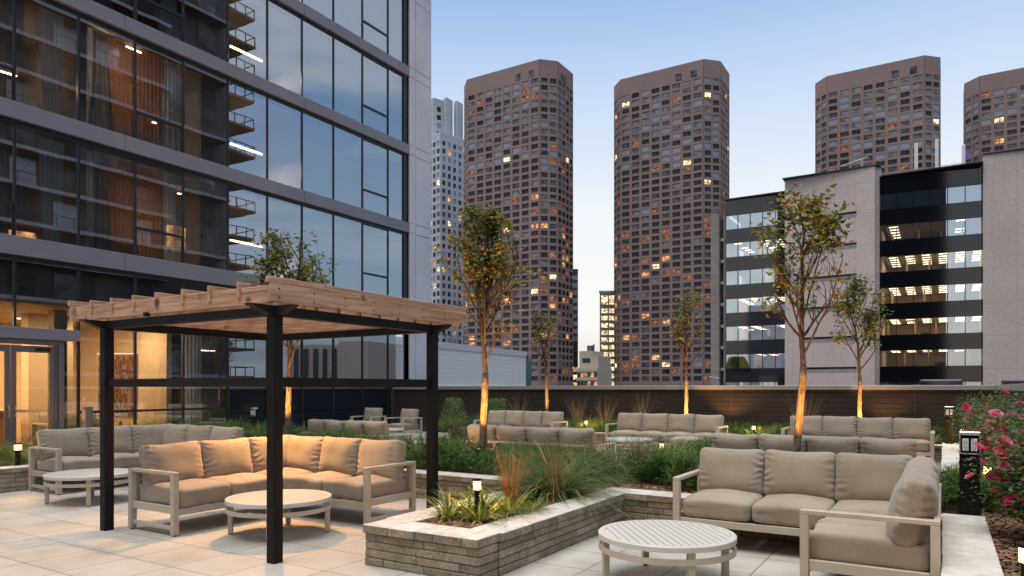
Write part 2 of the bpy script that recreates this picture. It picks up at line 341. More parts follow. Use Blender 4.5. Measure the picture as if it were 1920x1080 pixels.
M['officeceil'] = mat('office_ceiling', (.45, .40, .33), .9); M['officewall'] = mat('office_wall', (.42, .30, .18), .9)
M['officelight'] = emis('office_light', (1, .82, .52), 6)
M['winframe'] = mat('window_frame_pale', (.26, .21, .20), .5)
M['w_dark'] = mat('pane_dark', (.014, .013, .016), .25, spec=.25); M['w_mid'] = mat('pane_mid', (.055, .052, .058), .4, spec=.3)
M['w_blind'] = mat('pane_blind', (.17, .165, .175), .6); M['w_sky'] = mat('pane_sky', (.25, .28, .34), .3, .3)  # pane_sky: reflected sky put into the base colour
M['w_dim'] = emis('pane_dim', (1, .36, .14), .32); M['w_warm'] = emis('pane_warm', (1, .45, .16), 1.1)
M['w_bright'] = emis('pane_bright', (1, .68, .36), 2.6); M['w_purple'] = emis('pane_purple', (.4, .2, 1), .5); M['w_yellow'] = emis('pane_yellow', (1, .78, .42), 1.5)
for k_ in ('w_dim', 'w_warm', 'w_bright', 'w_yellow', 'w_purple'):
    nt, b, L = nodes(M[k_]); v = vec(nt, (.9, .9, 1.3)); n = N(nt, 'ShaderNodeTexNoise', _Scale=.9, _Detail=3, _Roughness=.7); st = b.inputs['Emission Strength'].default_value
    t_ = N(nt, 'ShaderNodeTexCoord'); oi = N(nt, 'ShaderNodeObjectInfo'); vm = N(nt, 'ShaderNodeVectorMath', operation='ADD'); L(v, vm.inputs[0]); L(oi.outputs['Location'], vm.inputs[1]); L(vm.outputs[0], n.inputs['Vector'])
    r = ramp(nt, [(.36, (.08,)*3), (.50, (.55,)*3), (.66, (1.9,)*3)], n.outputs[0]); L(math_(nt, 'MULTIPLY', r.outputs[0], st), b.inputs['Emission Strength'])
for k_, c0, c1 in (('w_mid', (.02, .02, .025), (.12, .11, .115)), ('w_blind', (.08, .08, .09), (.26, .25, .26)), ('w_dark', (.006, .006, .008), (.035, .03, .032))):
    nt, b, L = nodes(M[k_]); v = vec(nt, (.5, .5, .8)); n = N(nt, 'ShaderNodeTexNoise', _Scale=.7, _Detail=2); oi = N(nt, 'ShaderNodeObjectInfo'); vm = N(nt, 'ShaderNodeVectorMath', operation='ADD'); L(v, vm.inputs[0]); L(oi.outputs['Location'], vm.inputs[1]); L(vm.outputs[0], n.inputs['Vector'])
    r = ramp(nt, [(.4, c0), (.6, c1)], n.outputs[0]); L(r.outputs[0], b.inputs['Base Color'])
# plants
def leafm(name, c0, c1, scale=3, rough=.5, trans=.35):
    m = noisy(mat(name, rough=rough, spec=.35), c0, c1, scale, 3); nt, b, L = nodes(m)
    # thin leaf: some light passes through
    src = b.inputs['Base Color'].links[0].from_socket; tr = N(nt, 'ShaderNodeBsdfTranslucent'); L(src, tr.inputs[0])
    mx = N(nt, 'ShaderNodeMixShader'); mx.inputs[0].default_value = trans; out = [n for n in nt.nodes if n.type == 'OUTPUT_MATERIAL'][0]
    L(b.outputs[0], mx.inputs[1]); L(tr.outputs[0], mx.inputs[2]); L(mx.outputs[0], out.inputs[0]); return m
M['leaf_g'] = leafm('leaf_green', (.075, .12, .022), (.17, .21, .045)); M['leaf_o'] = leafm('leaf_olive', (.17, .165, .025), (.32, .25, .04)); M['leaf_r'] = leafm('leaf_bronze', (.16, .065, .015), (.28, .12, .03))
M['leaf_y'] = leafm('leaf_yellow_green', (.10, .15, .02), (.24, .26, .04))
M['juniper'] = leafm('juniper_needles', (.04, .095, .022), (.10, .19, .045), 5); M['juniper2'] = leafm('juniper_tips', (.14, .23, .06), (.25, .36, .10), 5)
M['grass_g'] = leafm('grass_green', (.065, .135, .03), (.17, .25, .07), 6); M['grass_p'] = leafm('grass_straw', (.32, .26, .13), (.50, .40, .22), 6)
M['grass_r'] = leafm('grass_rust', (.30, .115, .045), (.46, .24, .11), 6); M['lily'] = leafm('lily_leaf', (.14, .22, .03), (.34, .36, .07), 6)
M['bark'] = noisy(mat('bark', rough=.9), (.07, .045, .025), (.30, .21, .13), 22, 8, (1,1,.45), bump=1, bscale=45, dist=.02)
M['twig'] = noisy(mat('twig_bark', rough=.9), (.045, .030, .022), (.10, .07, .05), 10, 4)
M['rose'] = leafm('rose_petals', (.78, .03, .17), (.95, .12, .34), 8, trans=.45); M['rose2'] = leafm('rose_petals_pink', (.85, .22, .36), (.95, .42, .54), 8, trans=.4)
M['roseleaf'] = leafm('rose_leaf', (.035, .095, .022), (.13, .21, .05), 4); M['roseleaf2'] = leafm('rose_leaf_red', (.09, .03, .015), (.15, .07, .03), 4)

# ================================================================== THE SETTING
tag(MB().quad((-900,-900,-28),(900,-900,-28),(900,1400,-28),(-900,1400,-28)).obj('ground', noisy(mat('city_ground', rough=.9), (.04,.04,.045), (.08,.08,.085), .02, 5)), 'dark city ground far below the roof terrace', kind='structure')
tag(MB().quad((-17.9,-8,0),(1.2,-8,0),(1.2,20.4,0),(-17.9,20.4,0)).obj('terrace_floor', M['paver']), 'beige square paving slabs of the roof terrace', kind='structure')

def soil(name, x0, x1, y0, y1, z, label, amp=.02, step=.12):
    b = MB(); nx = max(2, int((x1-x0)/step)); ny = max(2, int((y1-y0)/step))
    g = [[b.vert((x0+(x1-x0)*i/nx, y0+(y1-y0)*j/ny, z + amp*noise.noise(Vector((i*.35, j*.35, z+x0))) + amp*.8*noise.noise(Vector((i*.9, j*.9, 5))))) for j in range(ny+1)] for i in range(nx+1)]
    for i in range(nx):
        for j in range(ny): b.face([g[i][j], g[i+1][j], g[i+1][j+1], g[i][j+1]])
    return tag(b.obj(name, M['mulch'], smooth=True), label, kind='structure')
soil('planting_bed_ground', -4.2, -3.45, 5.0, 8.05, .33, 'bark mulch of the planter between the two front sofas')
soil('planting_bed_ground', -12.6, .02, 8.05, 9.75, .33, 'bark mulch of the long bed behind the front sofas')
soil('planting_bed_ground', .28, 1.05, 1.5, 20.1, .31, 'bark mulch of the rose bed on the right')
soil('planting_bed_ground', -17.6, -12.5, 3.5, 12.5, .31, 'bark mulch of the bed beside the lobby door')
soil('planting_bed_ground', -13.2, .0, 17.7, 20.2, .33, 'bark mulch of the bed along the parapet')
soil('planting_bed_ground', -4.3, -3.3, 9.7, 14.2, .33, 'bark mulch of the middle planter between the rear sofas')

def wall_run(par, axis, face, depth, a, b, z1=.37, caps=True, seed=1):
    """a straight run of split-face block: axis 'x' or 'y', its face coordinate, signed depth away from the face"""
    rr = random.Random(seed); m = MB(); c = MB(); nc = 4; ch = (z1-.078)/nc
    sg = 1 if depth > 0 else -1
    def bx(mb, s0, s1, f0, f1, z0, zz, bev):
        if axis == 'x': mb.box(s0, f0, z0, s1, f1, zz, bev=bev)
        else: mb.box(f0, s0, z0, f1, s1, zz, bev=bev)
    for k in range(nc):
        s = a
        while s < b-.001:
            l = rr.choice([.22, .33, .46, .46, .6]); e = min(b, s+l)
            if b-e < .12: e = b
            j = rr.uniform(-.005, .005)
            bx(m, s+.0012, e-.0012, face+j*sg+ .012*sg, face+depth-.02*sg, k*ch+.001, (k+1)*ch-.005, .009)
            s = e
    bx(m, a+.02, b-.02, face+.03*sg, face+depth-.03*sg, .0, z1-.08, 0)
    s = a
    while caps and s < b-.001:
        e = min(b, s+rr.choice([.30, .30, .2, .41]))
        if b-e < .1: e = b
        j = rr.uniform(-.004, .004)
        bx(c, s+.0022, e-.0022, face-.016*sg+j, face+depth+.012*sg, z1-.076, z1+rr.uniform(-.001, .001), .006)
        s = e
    m.obj('block_courses', M['block'], par); c.m = [0 if all(c.v[i][2] > z1-.012 for i in f) else 1 for f in c.f]
    c.obj('coping_stones', [M['cap'], M['block']], par)
pw = thing('planter_wall', 'low beige split-face block wall wrapping the planter between the front seating bays', 'garden wall', (-3.8, 6, 0)); pw.location = (0,0,0)
wall_run(pw, 'x', 4.70, .32, -4.475, -3.215, seed=2)
wall_run(pw, 'y', -4.49, .32, 5.02, 8.27, seed=3)
wall_run(pw, 'y', -3.20, -.32, 5.02, 7.72, seed=4)
wall_run(pw, 'x', 7.72, .33, -3.52, -.01, seed=5)
wall_run(pw, 'x', 7.95, .32, -12.2, -4.49, seed=6)
lw_ = thing('planter_wall', 'low block wall of the bed beside the lobby door, behind the far left sofa', 'garden wall')
wall_run(lw_, 'y', -12.22, -.34, -1, 8.27, seed=7)
rw_ = thing('planter_wall', 'low wall with pale plank-like coping beside the right sofa and the roses', 'garden wall')
wall_run(rw_, 'y', .0, .325, 2, 8.1, seed=8); wall_run(rw_, 'y', -.02, .33, 10.4, 18.6, seed=9)
bw_ = thing('planter_wall', 'low block wall along the front of the rear seating bays', 'garden wall')
wall_run(bw_, 'x', 9.98, -.3, -12.2, -4.4, seed=10); wall_run(bw_, 'x', 9.98, -.3, -3.2, -.02, seed=11); wall_run(bw_, 'y', -4.42, .3, 9.98, 14.3, seed=12); wall_run(bw_, 'y', -3.2, -.3, 9.98, 14.3, seed=13); wall_run(bw_, 'x', 17.62, .3, -13.2, -.02, seed=14)

# parapet
pp = thing('parapet_wall', 'long dark brown board-clad parapet with grey metal coping at the back of the terrace', 'parapet')
b = MB().box(-17.7, 20.23, 0, 1.08, 20.5, 1.55); b.obj('board_cladding', M['parapet'], pp)
b = MB(); x = -17.72
for x1 in (-12.5, -7.2, -3.1, 1.04): b.box(x+.003, 20.17, 1.55, x1-.003, 20.62, 1.67, bev=.006); x = x1
b.obj('coping', M['coping'], pp)
b = MB()
for x in (-9.2, -5.15, -.62): b.box(x-.006, 20.224, .0, x+.006, 20.231, 1.55)
b.obj('joint_strip', mat('brown_trim', (.10, .08, .07), .6), pp)
pr_ = thing('parapet_wall', 'dark board-clad parapet beside the rose bed on the right', 'parapet')
MB().box(1.08, 1, 0, 1.35, 20.5, 1.55).obj('board_cladding', M['parapet'], pr_); MB().box(1.04, 1, 1.55, 1.45, 20.62, 1.67, bev=.006).obj('coping', M['coping'], pr_)

# ================================================================== RESIDENTIAL BUILDING BESIDE THE TERRACE
X0 = -17.8
apt = thing('apartment_building', 'glass-fronted residential building with grey metal floor bands beside the terrace', 'building', (0,0,0))
def part(mb, name, m, par=None, label=None, smooth=False):
    o = mb.obj(name, m, par or apt, smooth); 
    if label: o['label'] = label
    return o
bands = [(4.60, 5.03), (7.66, 8.05), (10.73, 11.10), (13.77, 14.15), (16.83, 17.22), (19.9, 20.3)]
for i, (z0, z1) in enumerate(bands):
    b = MB(); ys = [-6, .9, 4.75, 10.05, 15.95, 21.25]
    for y0, y1 in zip(ys, ys[1:]): b.box(X0-.35, y0+.006, z0, X0+.03, y1-.006, z1, bev=.006)
    part(b, 'floor_band', M['band'])
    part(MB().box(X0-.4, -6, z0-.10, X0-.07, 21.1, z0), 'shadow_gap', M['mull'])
edges = [2.0, 3.4, 4.8, 6.21, 7.6, 8.98, 10.38, 11.73, 13.15, 14.56, 15.94, 17.33, 18.74, 20.11, 20.97]
GX = X0-.10
for fl in range(5):
    zb = bands[fl][1]; zt = bands[fl+1][0]-.10
    for k, (y0, y1) in enumerate(zip(edges, edges[1:])):
        f = MB(); f.box(GX-.06, y0-.022, zb, GX+.035, y0+.022, zt, bev=.004)
        op = k in (3, 6, 12)
        if op: f.box(GX-.05, y0+.022, zb+.70, GX+.03, y1-.022, zb+.77); f.box(GX-.05, y0+.022, zt-.04, GX+.02, y1-.022, zt); f.box(GX-.03, y0+.024, zb, GX+.01, y0+.05, zb+.7); f.box(GX-.03, y1-.05, zb, GX+.01, y1-.024, zb+.7)
        fo = part(f, 'window', M['mull'])
        MB().quad((GX, y0+.02, zb), (GX, y1-.02, zb), (GX, y1-.02, zt), (GX, y0+.02, zt)).obj('pane', M['glass'], fo)
part(MB().box(GX-.06, 20.97, 4.6, GX+.05, 21.22, 20), 'dark_jamb', M['mull'])
# right end: pale metal corner with groove
b = MB(); zz = [0]+[q for ab in bands for q in ab]+[20.6]
for z0, z1 in zip(zz, zz[1:]):
    b.box(X0-.3, 21.22, z0+.012, X0+.04, 21.50, z1-.012, bev=.004); b.box(X0-.3, 21.64, z0+.012, X0+.02, 22.6, z1-.012, bev=.004)
b.box(X0-.25, 21.22, 0, X0-.02, 21.66, 20.6)
part(b, 'corner_panels', M['bandlight'])
part(MB().box(X0-.28, 21.66, 0, X0-.02, 22.55, 20.6), 'corner_backing', M['mull'])
part(MB().box(-34, 20.9, 4.3, X0-.3, 22.6, 20.6).box(-34, -6, 20.6, X0+.03, 22.6, 21), 'end_wall', M['bandlight'])
# upper rooms: slabs, back walls, partitions
b = MB()
for fl in range(5):
    z0, z1 = bands[fl]; b.box(-24, -6, z0-.1, X0-.36, 20.9, z1-.02)
part(b, 'floor_slab', M['room'])
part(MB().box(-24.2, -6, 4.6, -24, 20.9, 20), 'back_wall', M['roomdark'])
b = MB()
for y in (4.6, 9.1, 13.1, 16.05, 18.7): b.box(-24, y, 5.0, X0-.2, y+.12, 19.9)
part(b, 'partition_wall', M['room'])
def curtain(y0, y1, z0, z1, m, x=X0-.32, amp=.03, pl=.11, seed=0, par=None, flare=0):
    b = MB(); n = max(8, int((y1-y0)/pl*6)); rr = random.Random(seed); ph = rr.random()*6; rows = 8; g = []
    for j in range(rows+1):
        t = j/rows; row = []
        for i in range(n+1):
            s = i/n; y = y0+(y1-y0)*s; yy = y + flare*(1-t)**2*(s-.5)
            row.append(b.vert((x + amp*math.sin(2*PI*s*(y1-y0)/pl+ph+.6*noise.noise(Vector((s*5, t*2, seed)))) + .02*noise.noise(Vector((s*3, t*2, seed+3))), yy, z0+(z1-z0)*t)))
        g.append(row)
    for j in range(rows):
        for i in range(n): b.face([g[j][i], g[j][i+1], g[j+1][i+1], g[j+1][i]])
    return part(b, 'curtain', m, par, smooth=True)
for fl in range(4):
    zb = bands[fl][1]+.02; zt = bands[fl+1][0]-.16
    curtain(16.2, 20.9, zb, zt, M['sheer'], amp=.025, pl=.10, seed=fl)
    curtain(6.3, 7.9, zb, zt, M['drape'], seed=fl+10)
    curtain(9.05, 9.45, zb, zt, M['sheer'], seed=fl+20, flare=.25*(fl % 2)); curtain(8.2, 8.75, zb, zt, M['sheer'], seed=fl+60, flare=-.2)
    curtain(9.45, 9.8, zb, zt, M['drape'], seed=fl+30, flare=.3)
    curtain(11.3, 11.65, zb, zt, M['sheer'], seed=fl+40, flare=.3); curtain(12.4, 13.1, zb, zt, M['drape'], seed=fl+50)
    if fl in (0, 1): curtain(9.8, 11.3, zb, zt, M['drapebrown'], seed=fl+70)
    p = part(MB().box(-19.03, 14.05, zb+1.15, -18.97, 15.25, zb+1.20), 'pendant_light', M['strip'])
    lamp((-19.0, 14.7, zb+1.1), 60, (1, .70, .42), 'AREA', shape=(1.1, .06), rot=(0, 0, PI/2), parent=p)
lamp((-19.2, 10.3, 9.7), 62, (1, .60, .34), size=.15); lamp((-19.2, 10.9, 6.0), 34, (1, .58, .28), size=.1); lamp((-19.6, 8.2, 9.5), 22, (1, .55, .3), size=.1); lamp((-19.6, 7.0, 6.2), 12, (1, .6, .35), size=.1)
part(MB().cyl((-18.9, 10.45), .07, .09, 5.75, 5.92, 14), 'table_lamp', M['lens']); part(MB().box(-19.2, 10.2, 5.03, -18.6, 10.7, 5.6), 'side_table', M['room'])
# ground floor glazing
for y in (8.98, 10.38, 11.73, 13.15, 14.56, 15.94, 17.33, 18.74, 20.11): part(MB().box(GX-.05, y-.025, 0, GX+.04, y+.025, 4.5, bev=.004), 'mullion', M['mull'])
for y in (2.0, 3.4, 4.8, 6.21, 7.6): part(MB().box(GX-.05, y-.025, 2.97, GX+.04, y+.025, 4.5, bev=.004), 'mullion', M['mull'])
part(MB().box(GX-.052, 8.98, .98, GX+.03, 13.15, 1.04), 'transom', M['mull']); part(MB().box(GX-.052, 13.16, 1.55, GX+.03, 20.97, 1.585), 'transom', M['mull'])
ge = [8.98, 10.38, 11.73, 13.15, 14.56, 15.94, 17.33, 18.74, 20.11, 20.97]
for y0, y1 in zip(ge, ge[1:]):
    z0 = 0 if y0 < 13 else 1.585
    part(MB().quad((GX, y0, z0), (GX, y1, z0), (GX, y1, 4.5), (GX, y0, 4.5)), 'window', M['glassdark'])
    if y0 > 13: part(MB().box(GX-.03, y0+.02, 0, GX, y1-.02, .83).box(GX-.03, y0+.02, .85, GX, y1-.02, 1.55), 'spandrel_panel', M['spandrel'])
for y0, y1 in zip([2.0, 3.4, 4.8, 6.21, 7.6], [3.4, 4.8, 6.21, 7.6, 8.98]):
    part(MB().quad((GX, y0, 2.97), (GX, y1, 2.97), (GX, y1, 4.5), (GX, y0, 4.5)), 'window', M['glassdark'])
part(MB().box(X0-.25, 1, 2.72, X0+.06, 8.95, 2.98, bev=.006), 'door_canopy_band', M['band'])
part(MB().quad((GX, 8.62, 0), (GX, 8.95, 0), (GX, 8.95, 2.7), (GX, 8.62, 2.7)), 'window', M['glassdark'], label='narrow side light beside the lobby door')
b = MB().box(GX-.08, 8.50, 0, GX+.08, 8.62, 2.72, bev=.005).box(GX-.08, 3, 2.60, GX+.08, 8.50, 2.72, bev=.005).box(GX-.06, 8.44, 0, GX+.03, 8.50, 2.60)
part(b, 'door_frame', M['doorframe'])
for y0, y1, hs in ((7.53, 8.43, 1), (6.62, 7.51, -1), (5.5, 6.4, 1)):
    d = MB(); s = .105
    d.box(GX-.03, y0, .02, GX+.025, y0+s, 2.57, bev=.004).box(GX-.03, y1-s, .02, GX+.025, y1, 2.57, bev=.004).box(GX-.03, y0+s, .02, GX+.025, y1-s, .25).box(GX-.03, y0+s, 2.42, GX+.025, y1-s, 2.57)
    do = part(d, 'door', M['doorframe'])
    MB().quad((GX, y0+s, .25), (GX, y1-s, .25), (GX, y1-s, 2.42), (GX, y0+s, 2.42)).obj('pane', M['clear'], do)
    yh = y0+.05 if hs > 0 else y1-.05
    h = MB(); h.tube([(GX+.03, yh, .95), (GX+.09, yh, .97), (GX+.10, yh, 1.08), (GX+.09, yh, 1.19), (GX+.03, yh, 1.21)], .014, 8); h.box(GX-.09, y0+.06, 1.04, GX-.04, y1-.06, 1.10, bev=.008)
    h.obj('handle', M['chrome'], do, smooth=False)
MB().box(GX+.03, 8.02, 2.46, GX+.09, 8.32, 2.52, bev=.006).obj('door_closer', M['mull'], apt)
# lobby interior
b = MB().box(-24, 2, -.02, X0-.2, 13.05, .0); part(b, 'lobby_floor', M['lobbyfloor'])
part(MB().box(-24, 2, 3.55, X0-.16, 13.05, 3.7), 'lobby_ceiling', M['lobby'])
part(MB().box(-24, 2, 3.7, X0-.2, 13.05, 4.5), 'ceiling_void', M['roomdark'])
b = MB().box(-24.1, 2, 0, -24, 13.05, 3.55).box(-24, 11.75, 0, -18.7, 11.9, 3.55).box(-24, 1.9, 0, -18, 2.0, 3.55).box(-20.6, 8.9, 0, -20.2, 10.0, 3.55).box(-22.2, 5.8, 0, -21.6, 7.3, 3.55)
part(b, 'lobby_wall', M['lobby'])
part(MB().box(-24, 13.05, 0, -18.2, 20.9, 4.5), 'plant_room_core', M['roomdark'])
part(MB().box(-18.6, 8.62, 0, -18.3, 8.92, 3.5), 'lobby_column', mat('brown_column', (.20, .11, .055), .6))
curtain(11.9, 12.45, 0, 4.4, M['sheer'], x=X0-.3, seed=91); curtain(12.5, 14.8, 0, 4.4, M['drape'], x=X0-.3, seed=92)
for i, (x, y, e) in enumerate(((-19.5, 4.5, 45), (-19.6, 7.6, 60), (-20.6, 6.2, 50), (-19.4, 10.6, 60), (-22, 9.5, 55), (-21.5, 3.2, 40))):
    part(MB().cyl((x, y), .09, .09, 3.535, 3.548, 16), 'ceiling_light', M['downlight']); lamp((x, y, 3.48), e*1.8, (1, .66, .36), 'AREA', size=.7)
art = thing('framed_artwork', 'tall rust and cream framed abstract picture on the lobby wall', 'picture', (-19.3, 10.7, 0))
MB().box(-.02, -.55, .75, .02, .55, 2.55, bev=.01).obj('frame', M['white'], art)
am = mat('abstract_paint', rough=.7); nt, bb, L = nodes(am); v = vec(nt, (1, 3.5, 1.3)); n = N(nt, 'ShaderNodeTexNoise', _Scale=2.2, _Detail=7, _Distortion=1.2); L(v, n.inputs['Vector']); r = ramp(nt, [(.40, (.70,.52,.32)), (.48, (.50,.17,.05)), (.56, (.20,.06,.03)), (.62, (.72,.50,.28))], n.outputs[0]); L(r.outputs[0], bb.inputs['Base Color'])
MB().box(.021, -.5, .8, .026, .5, 2.5).obj('canvas', am, art); art.rotation_euler = (0, 0, R(-55))
desk = thing('reception_desk', 'brown panelled desk seen through the lobby door', 'desk', (-20.5, 7.6, 0)); tag(desk, None)
MB().box(-.4, -.9, 0, .3, .9, 1.0, bev=.01).obj('front_panel', mat('brown_panel', (.24, .13, .06), .5), desk); MB().box(-.45, -.95, 1.0, .35, .95, 1.05, bev=.01).obj('desk_top', M['lobby'], desk)

# ================================================================== CITY
def city_part(bld, mb, name, m): return mb.obj(name, m, bld)
WIN = {}
def win_mesh(ww, hh, gm, kind):
    k = (round(ww,2), round(hh,2), gm, kind)
    if k not in WIN:
        b = MB(); fill_win(b, 0, 0, 0, 1, 0, ww, hh, 1, kind); WIN[k] = b.mesh('window', [M['winframe'], M[gm]])
    return WIN[k]
def fill_win(b, px, py, pz, tx, ty, ww, hh, gi, kind, nx=None, ny=None):
    """a window unit in a vertical plane: origin p, horizontal direction t, outward normal n = (ty,-tx)"""
    ox, oy = ty, -tx
    def q(s0, s1, z0, z1, off, mi):
        b.quad((px+tx*s0+ox*off, py+ty*s0+oy*off, pz+z0), (px+tx*s1+ox*off, py+ty*s1+oy*off, pz+z0), (px+tx*s1+ox*off, py+ty*s1+oy*off, pz+z1), (px+tx*s0+ox*off, py+ty*s0+oy*off, pz+z1), mi)
    m = .05
    if kind == 'cross':
        hz = hh*.36; q(0, ww, 0, hh, .0, 0)
        for s0, s1 in ((m, ww/2-m/2), (ww/2+m/2, ww-m)): q(s0, s1, m*.5, hz-m/2, .03, gi); q(s0, s1, hz+m/2, hh-m*.5, .03, gi)
    elif kind == 'split':
        q(0, ww, 0, hh, .0, 0)
        for s0, s1 in ((m, ww/2-m/2), (ww/2+m/2, ww-m)): q(s0, s1, m, hh-m, .03, gi)
    else: q(0, ww, 0, hh, .03, gi)
def facade(bld, p0, p1, z0, z1, zwin, cols, rows, pitch, ww, hh, mats, kind, wallm, seed, quota, rest, skip=None, edge=None):
    """grid of piers and spandrels around recessed windows between plan points p0 -> p1 (outside on the right hand of p0->p1)"""
    rr = random.Random(seed); d = Vector((p1[0]-p0[0], p1[1]-p0[1])); Ln = d.length; d /= Ln; n = Vector((d.y, -d.x)); sp = Ln/cols
    wall = MB(); wall.M = Matrix(((d.x, n.x, 0, p0[0]), (d.y, n.y, 0, p0[1]), (0, 0, 1, 0), (0, 0, 0, 1)))
    dep = .28
    zt = zwin+rows*pitch
    wall.box(0, -.3, zt-(pitch-hh), Ln, dep, z1); wall.box(0, -.3, z0, Ln, dep, zwin)
    for c in range(cols+1):
        s0 = 0 if c == 0 else c*sp-(sp-ww)/2; s1 = Ln if c == cols else c*sp+(sp-ww)/2
        wall.box(s0, -.3, zwin, s1, dep, zt-(pitch-hh))
    for r in range(rows-1):
        for c in range(cols): wall.box(c*sp+(sp-ww)/2, -.3, zwin+r*pitch+hh, (c+1)*sp-(sp-ww)/2, dep-.01, zwin+(r+1)*pitch)
    wall.obj('wall', wallm, bld)
    names = [a for a, _ in mats]; wts = [b for _, b in mats]
    for r in range(rows):
        for c in range(cols):
            s = c*sp+(sp-ww)/2; x = p0[0]+d.x*s+n.x*.02; y = p0[1]+d.y*s+n.y*.02; z = zwin+r*pitch
            wts2 = wts
            gm = rr.choices(names, wts2)[0]
            if skip: gm = skip(r, c, rr) or gm
            if quota[0] > 0:
                quota[0] -= 1
                o = link('window', win_mesh(ww, hh, gm, kind), bld, (x, y, z), (0, 0, math.atan2(d.y, d.x)))
            else:
                gi = names.index(gm)+1 if gm in names else 1
                fill_win(rest, x, y, z, d.x, d.y, ww, hh, gi, kind)
def octo(x0, y0, W=43.9, D=23, c=5.0): return [(x0+c, y0), (x0+W-c, y0), (x0+W, y0+c), (x0+W, y0+D-c), (x0+W-c, y0+D), (x0+c, y0+D), (x0, y0+D-c), (x0, y0+c)]
TM = [('w_dark', 46), ('w_mid', 28), ('w_blind', 14), ('w_sky', 3), ('w_dim', 5), ('w_warm', 2.2), ('w_bright', 1.0), ('w_purple', .2), ('w_yellow', .8)]
def tower(x0, y0, label, seed, refl=(0,0)):
    t = thing('apartment_tower', label, 'skyscraper', (0,0,0), 0, 'pink-brown octagonal apartment towers'); P = octo(x0, y0); H = 128; rest = MB()
    q = [100]; rows = 42; pitch = 2.8; zt = H-6.0; zw = zt-rows*pitch+.0
    def sk(r, c, rr):   # upper rows: sky reflection put in as paler pane colours
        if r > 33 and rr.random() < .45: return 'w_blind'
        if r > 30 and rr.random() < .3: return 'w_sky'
        if r < 22 and rr.random() < .11: return rr.choice(['w_warm', 'w_dim', 'w_dim'])
        if r < 25 and rr.random() < .4: return 'w_dark'
    faces = [(0, 8, 'cross', 3.15), (1, 2, 'cross', 2.7), (7, 2, 'cross', 2.7), (2, 4, 'split', 2.4), (6, 4, 'split', 2.4)]
    for fi, cols, kind, ww in faces:
        facade(t, P[fi], P[(fi+1) % 8], -28, H, zw, cols, rows, pitch, ww, 1.80, TM, kind, M['pink'], seed+fi, q if fi == 0 else [0], rest, sk)
    b = MB()
    for fi in (3, 4, 5):
        a, c = P[fi], P[(fi+1) % 8]; b.quad((a[0], a[1], -28), (c[0], c[1], -28), (c[0], c[1], H), (a[0], a[1], H))
    b.face([b.vert((p[0], p[1], H-.3)) for p in P])
    b.obj('wall', M['pink'], t)
    rest.mesh; o = rest.obj('window', [M['winframe']]+[M[a] for a, _ in TM], t); o['kind'] = 'stuff'
    # dark louvred vents in the blank crown, rooftop mast
    for f in (.68, .86): xx = P[0][0]+(P[1][0]-P[0][0])*f; MB().box(xx, P[0][1]-.32, H-6.2, xx+2.4, P[0][1]-.1, H-3.4).obj('vent', M['w_mid'], t)
    MB().box(P[2][0]+.2, P[2][1]+2.5, H-6.4, P[2][0]+.33, P[2][1]+7, H-3.6).obj('vent', M['w_dark'], t)
    MB().box(x0+26, y0+6, H-.3, x0+26.5, y0+6.5, H+2.2).box(x0+25.6, y0+5.8, H-.3, x0+27, y0+6.8, H+.7).obj('rooftop_unit', M['darkbody'], t)
    return t
tower(-171.3, 235.3, 'pink-brown octagonal tower standing just right of the glass residential building', 11)
tower(-117.7, 268.2, 'pink-brown octagonal tower in the middle, right of the narrow sky gap', 22)
tower(-45.3, 309.2, 'pink-brown octagonal tower rising behind the granite office block', 33)
tower(7.4, 341.5, 'pink-brown octagonal tower cut off by the right edge of the photo', 44)

# pale ribbed tower at the far left of the skyline
wt = thing('ribbed_tower', 'pale grey stepped tower with vertical fins beside the residential building', 'skyscraper', (0,0,0)); rest = MB()
WM = [('w_dark', 36), ('w_mid', 34), ('w_sky', 22), ('w_warm', 3), ('w_yellow', 3.5), ('w_bright', 1)]
a0 = (-226, 279.0); a1 = (-210.5, 275.0); a2 = (-206.2, 296)
facade(wt, a0, a1, -28, 127.5, 8, 5, 30, 3.9, 2.2, 2.3, WM, 'plain', M['whitetower'], 5, [0], rest)
facade(wt, a1, a2, -28, 127.5, 8, 6, 30, 3.9, 1.9, 2.3, WM, 'plain', M['whitetower'], 6, [100], rest)
b0 = (-232, 286); b1 = (-221.5, 283.6); b2 = (-219.5, 289)
facade(wt, b0, b1, 120, 149.5, 122, 2, 6, 4.2, 2.2, 2.6, WM, 'plain', M['whitetower'], 7, [0], rest)
facade(wt, b1, b2, 120, 149.5, 122, 1, 6, 4.2, 2.4, 2.6, WM, 'plain', M['whitetower'], 8, [0], rest)
b = MB()
for i in range(5):
    x = -219.5+i*2.6; y = 289+i*5.5
    b.prism([(x, y), (x+2.6, y-1.0), (x+2.6, y+4.5), (x, y+5.5)], 60, 150.5-i*.4)
b.prism([a0, a1, a2, (-222, 300)], 127.0, 127.4); b.prism([b0, b1, b2, (-230, 292)], 149, 149.4)
b.obj('fin', M['whitetower'], wt)
o = rest.obj('window', [M['winframe']]+[M[a] for a, _ in WM], wt); o['kind'] = 'stuff'

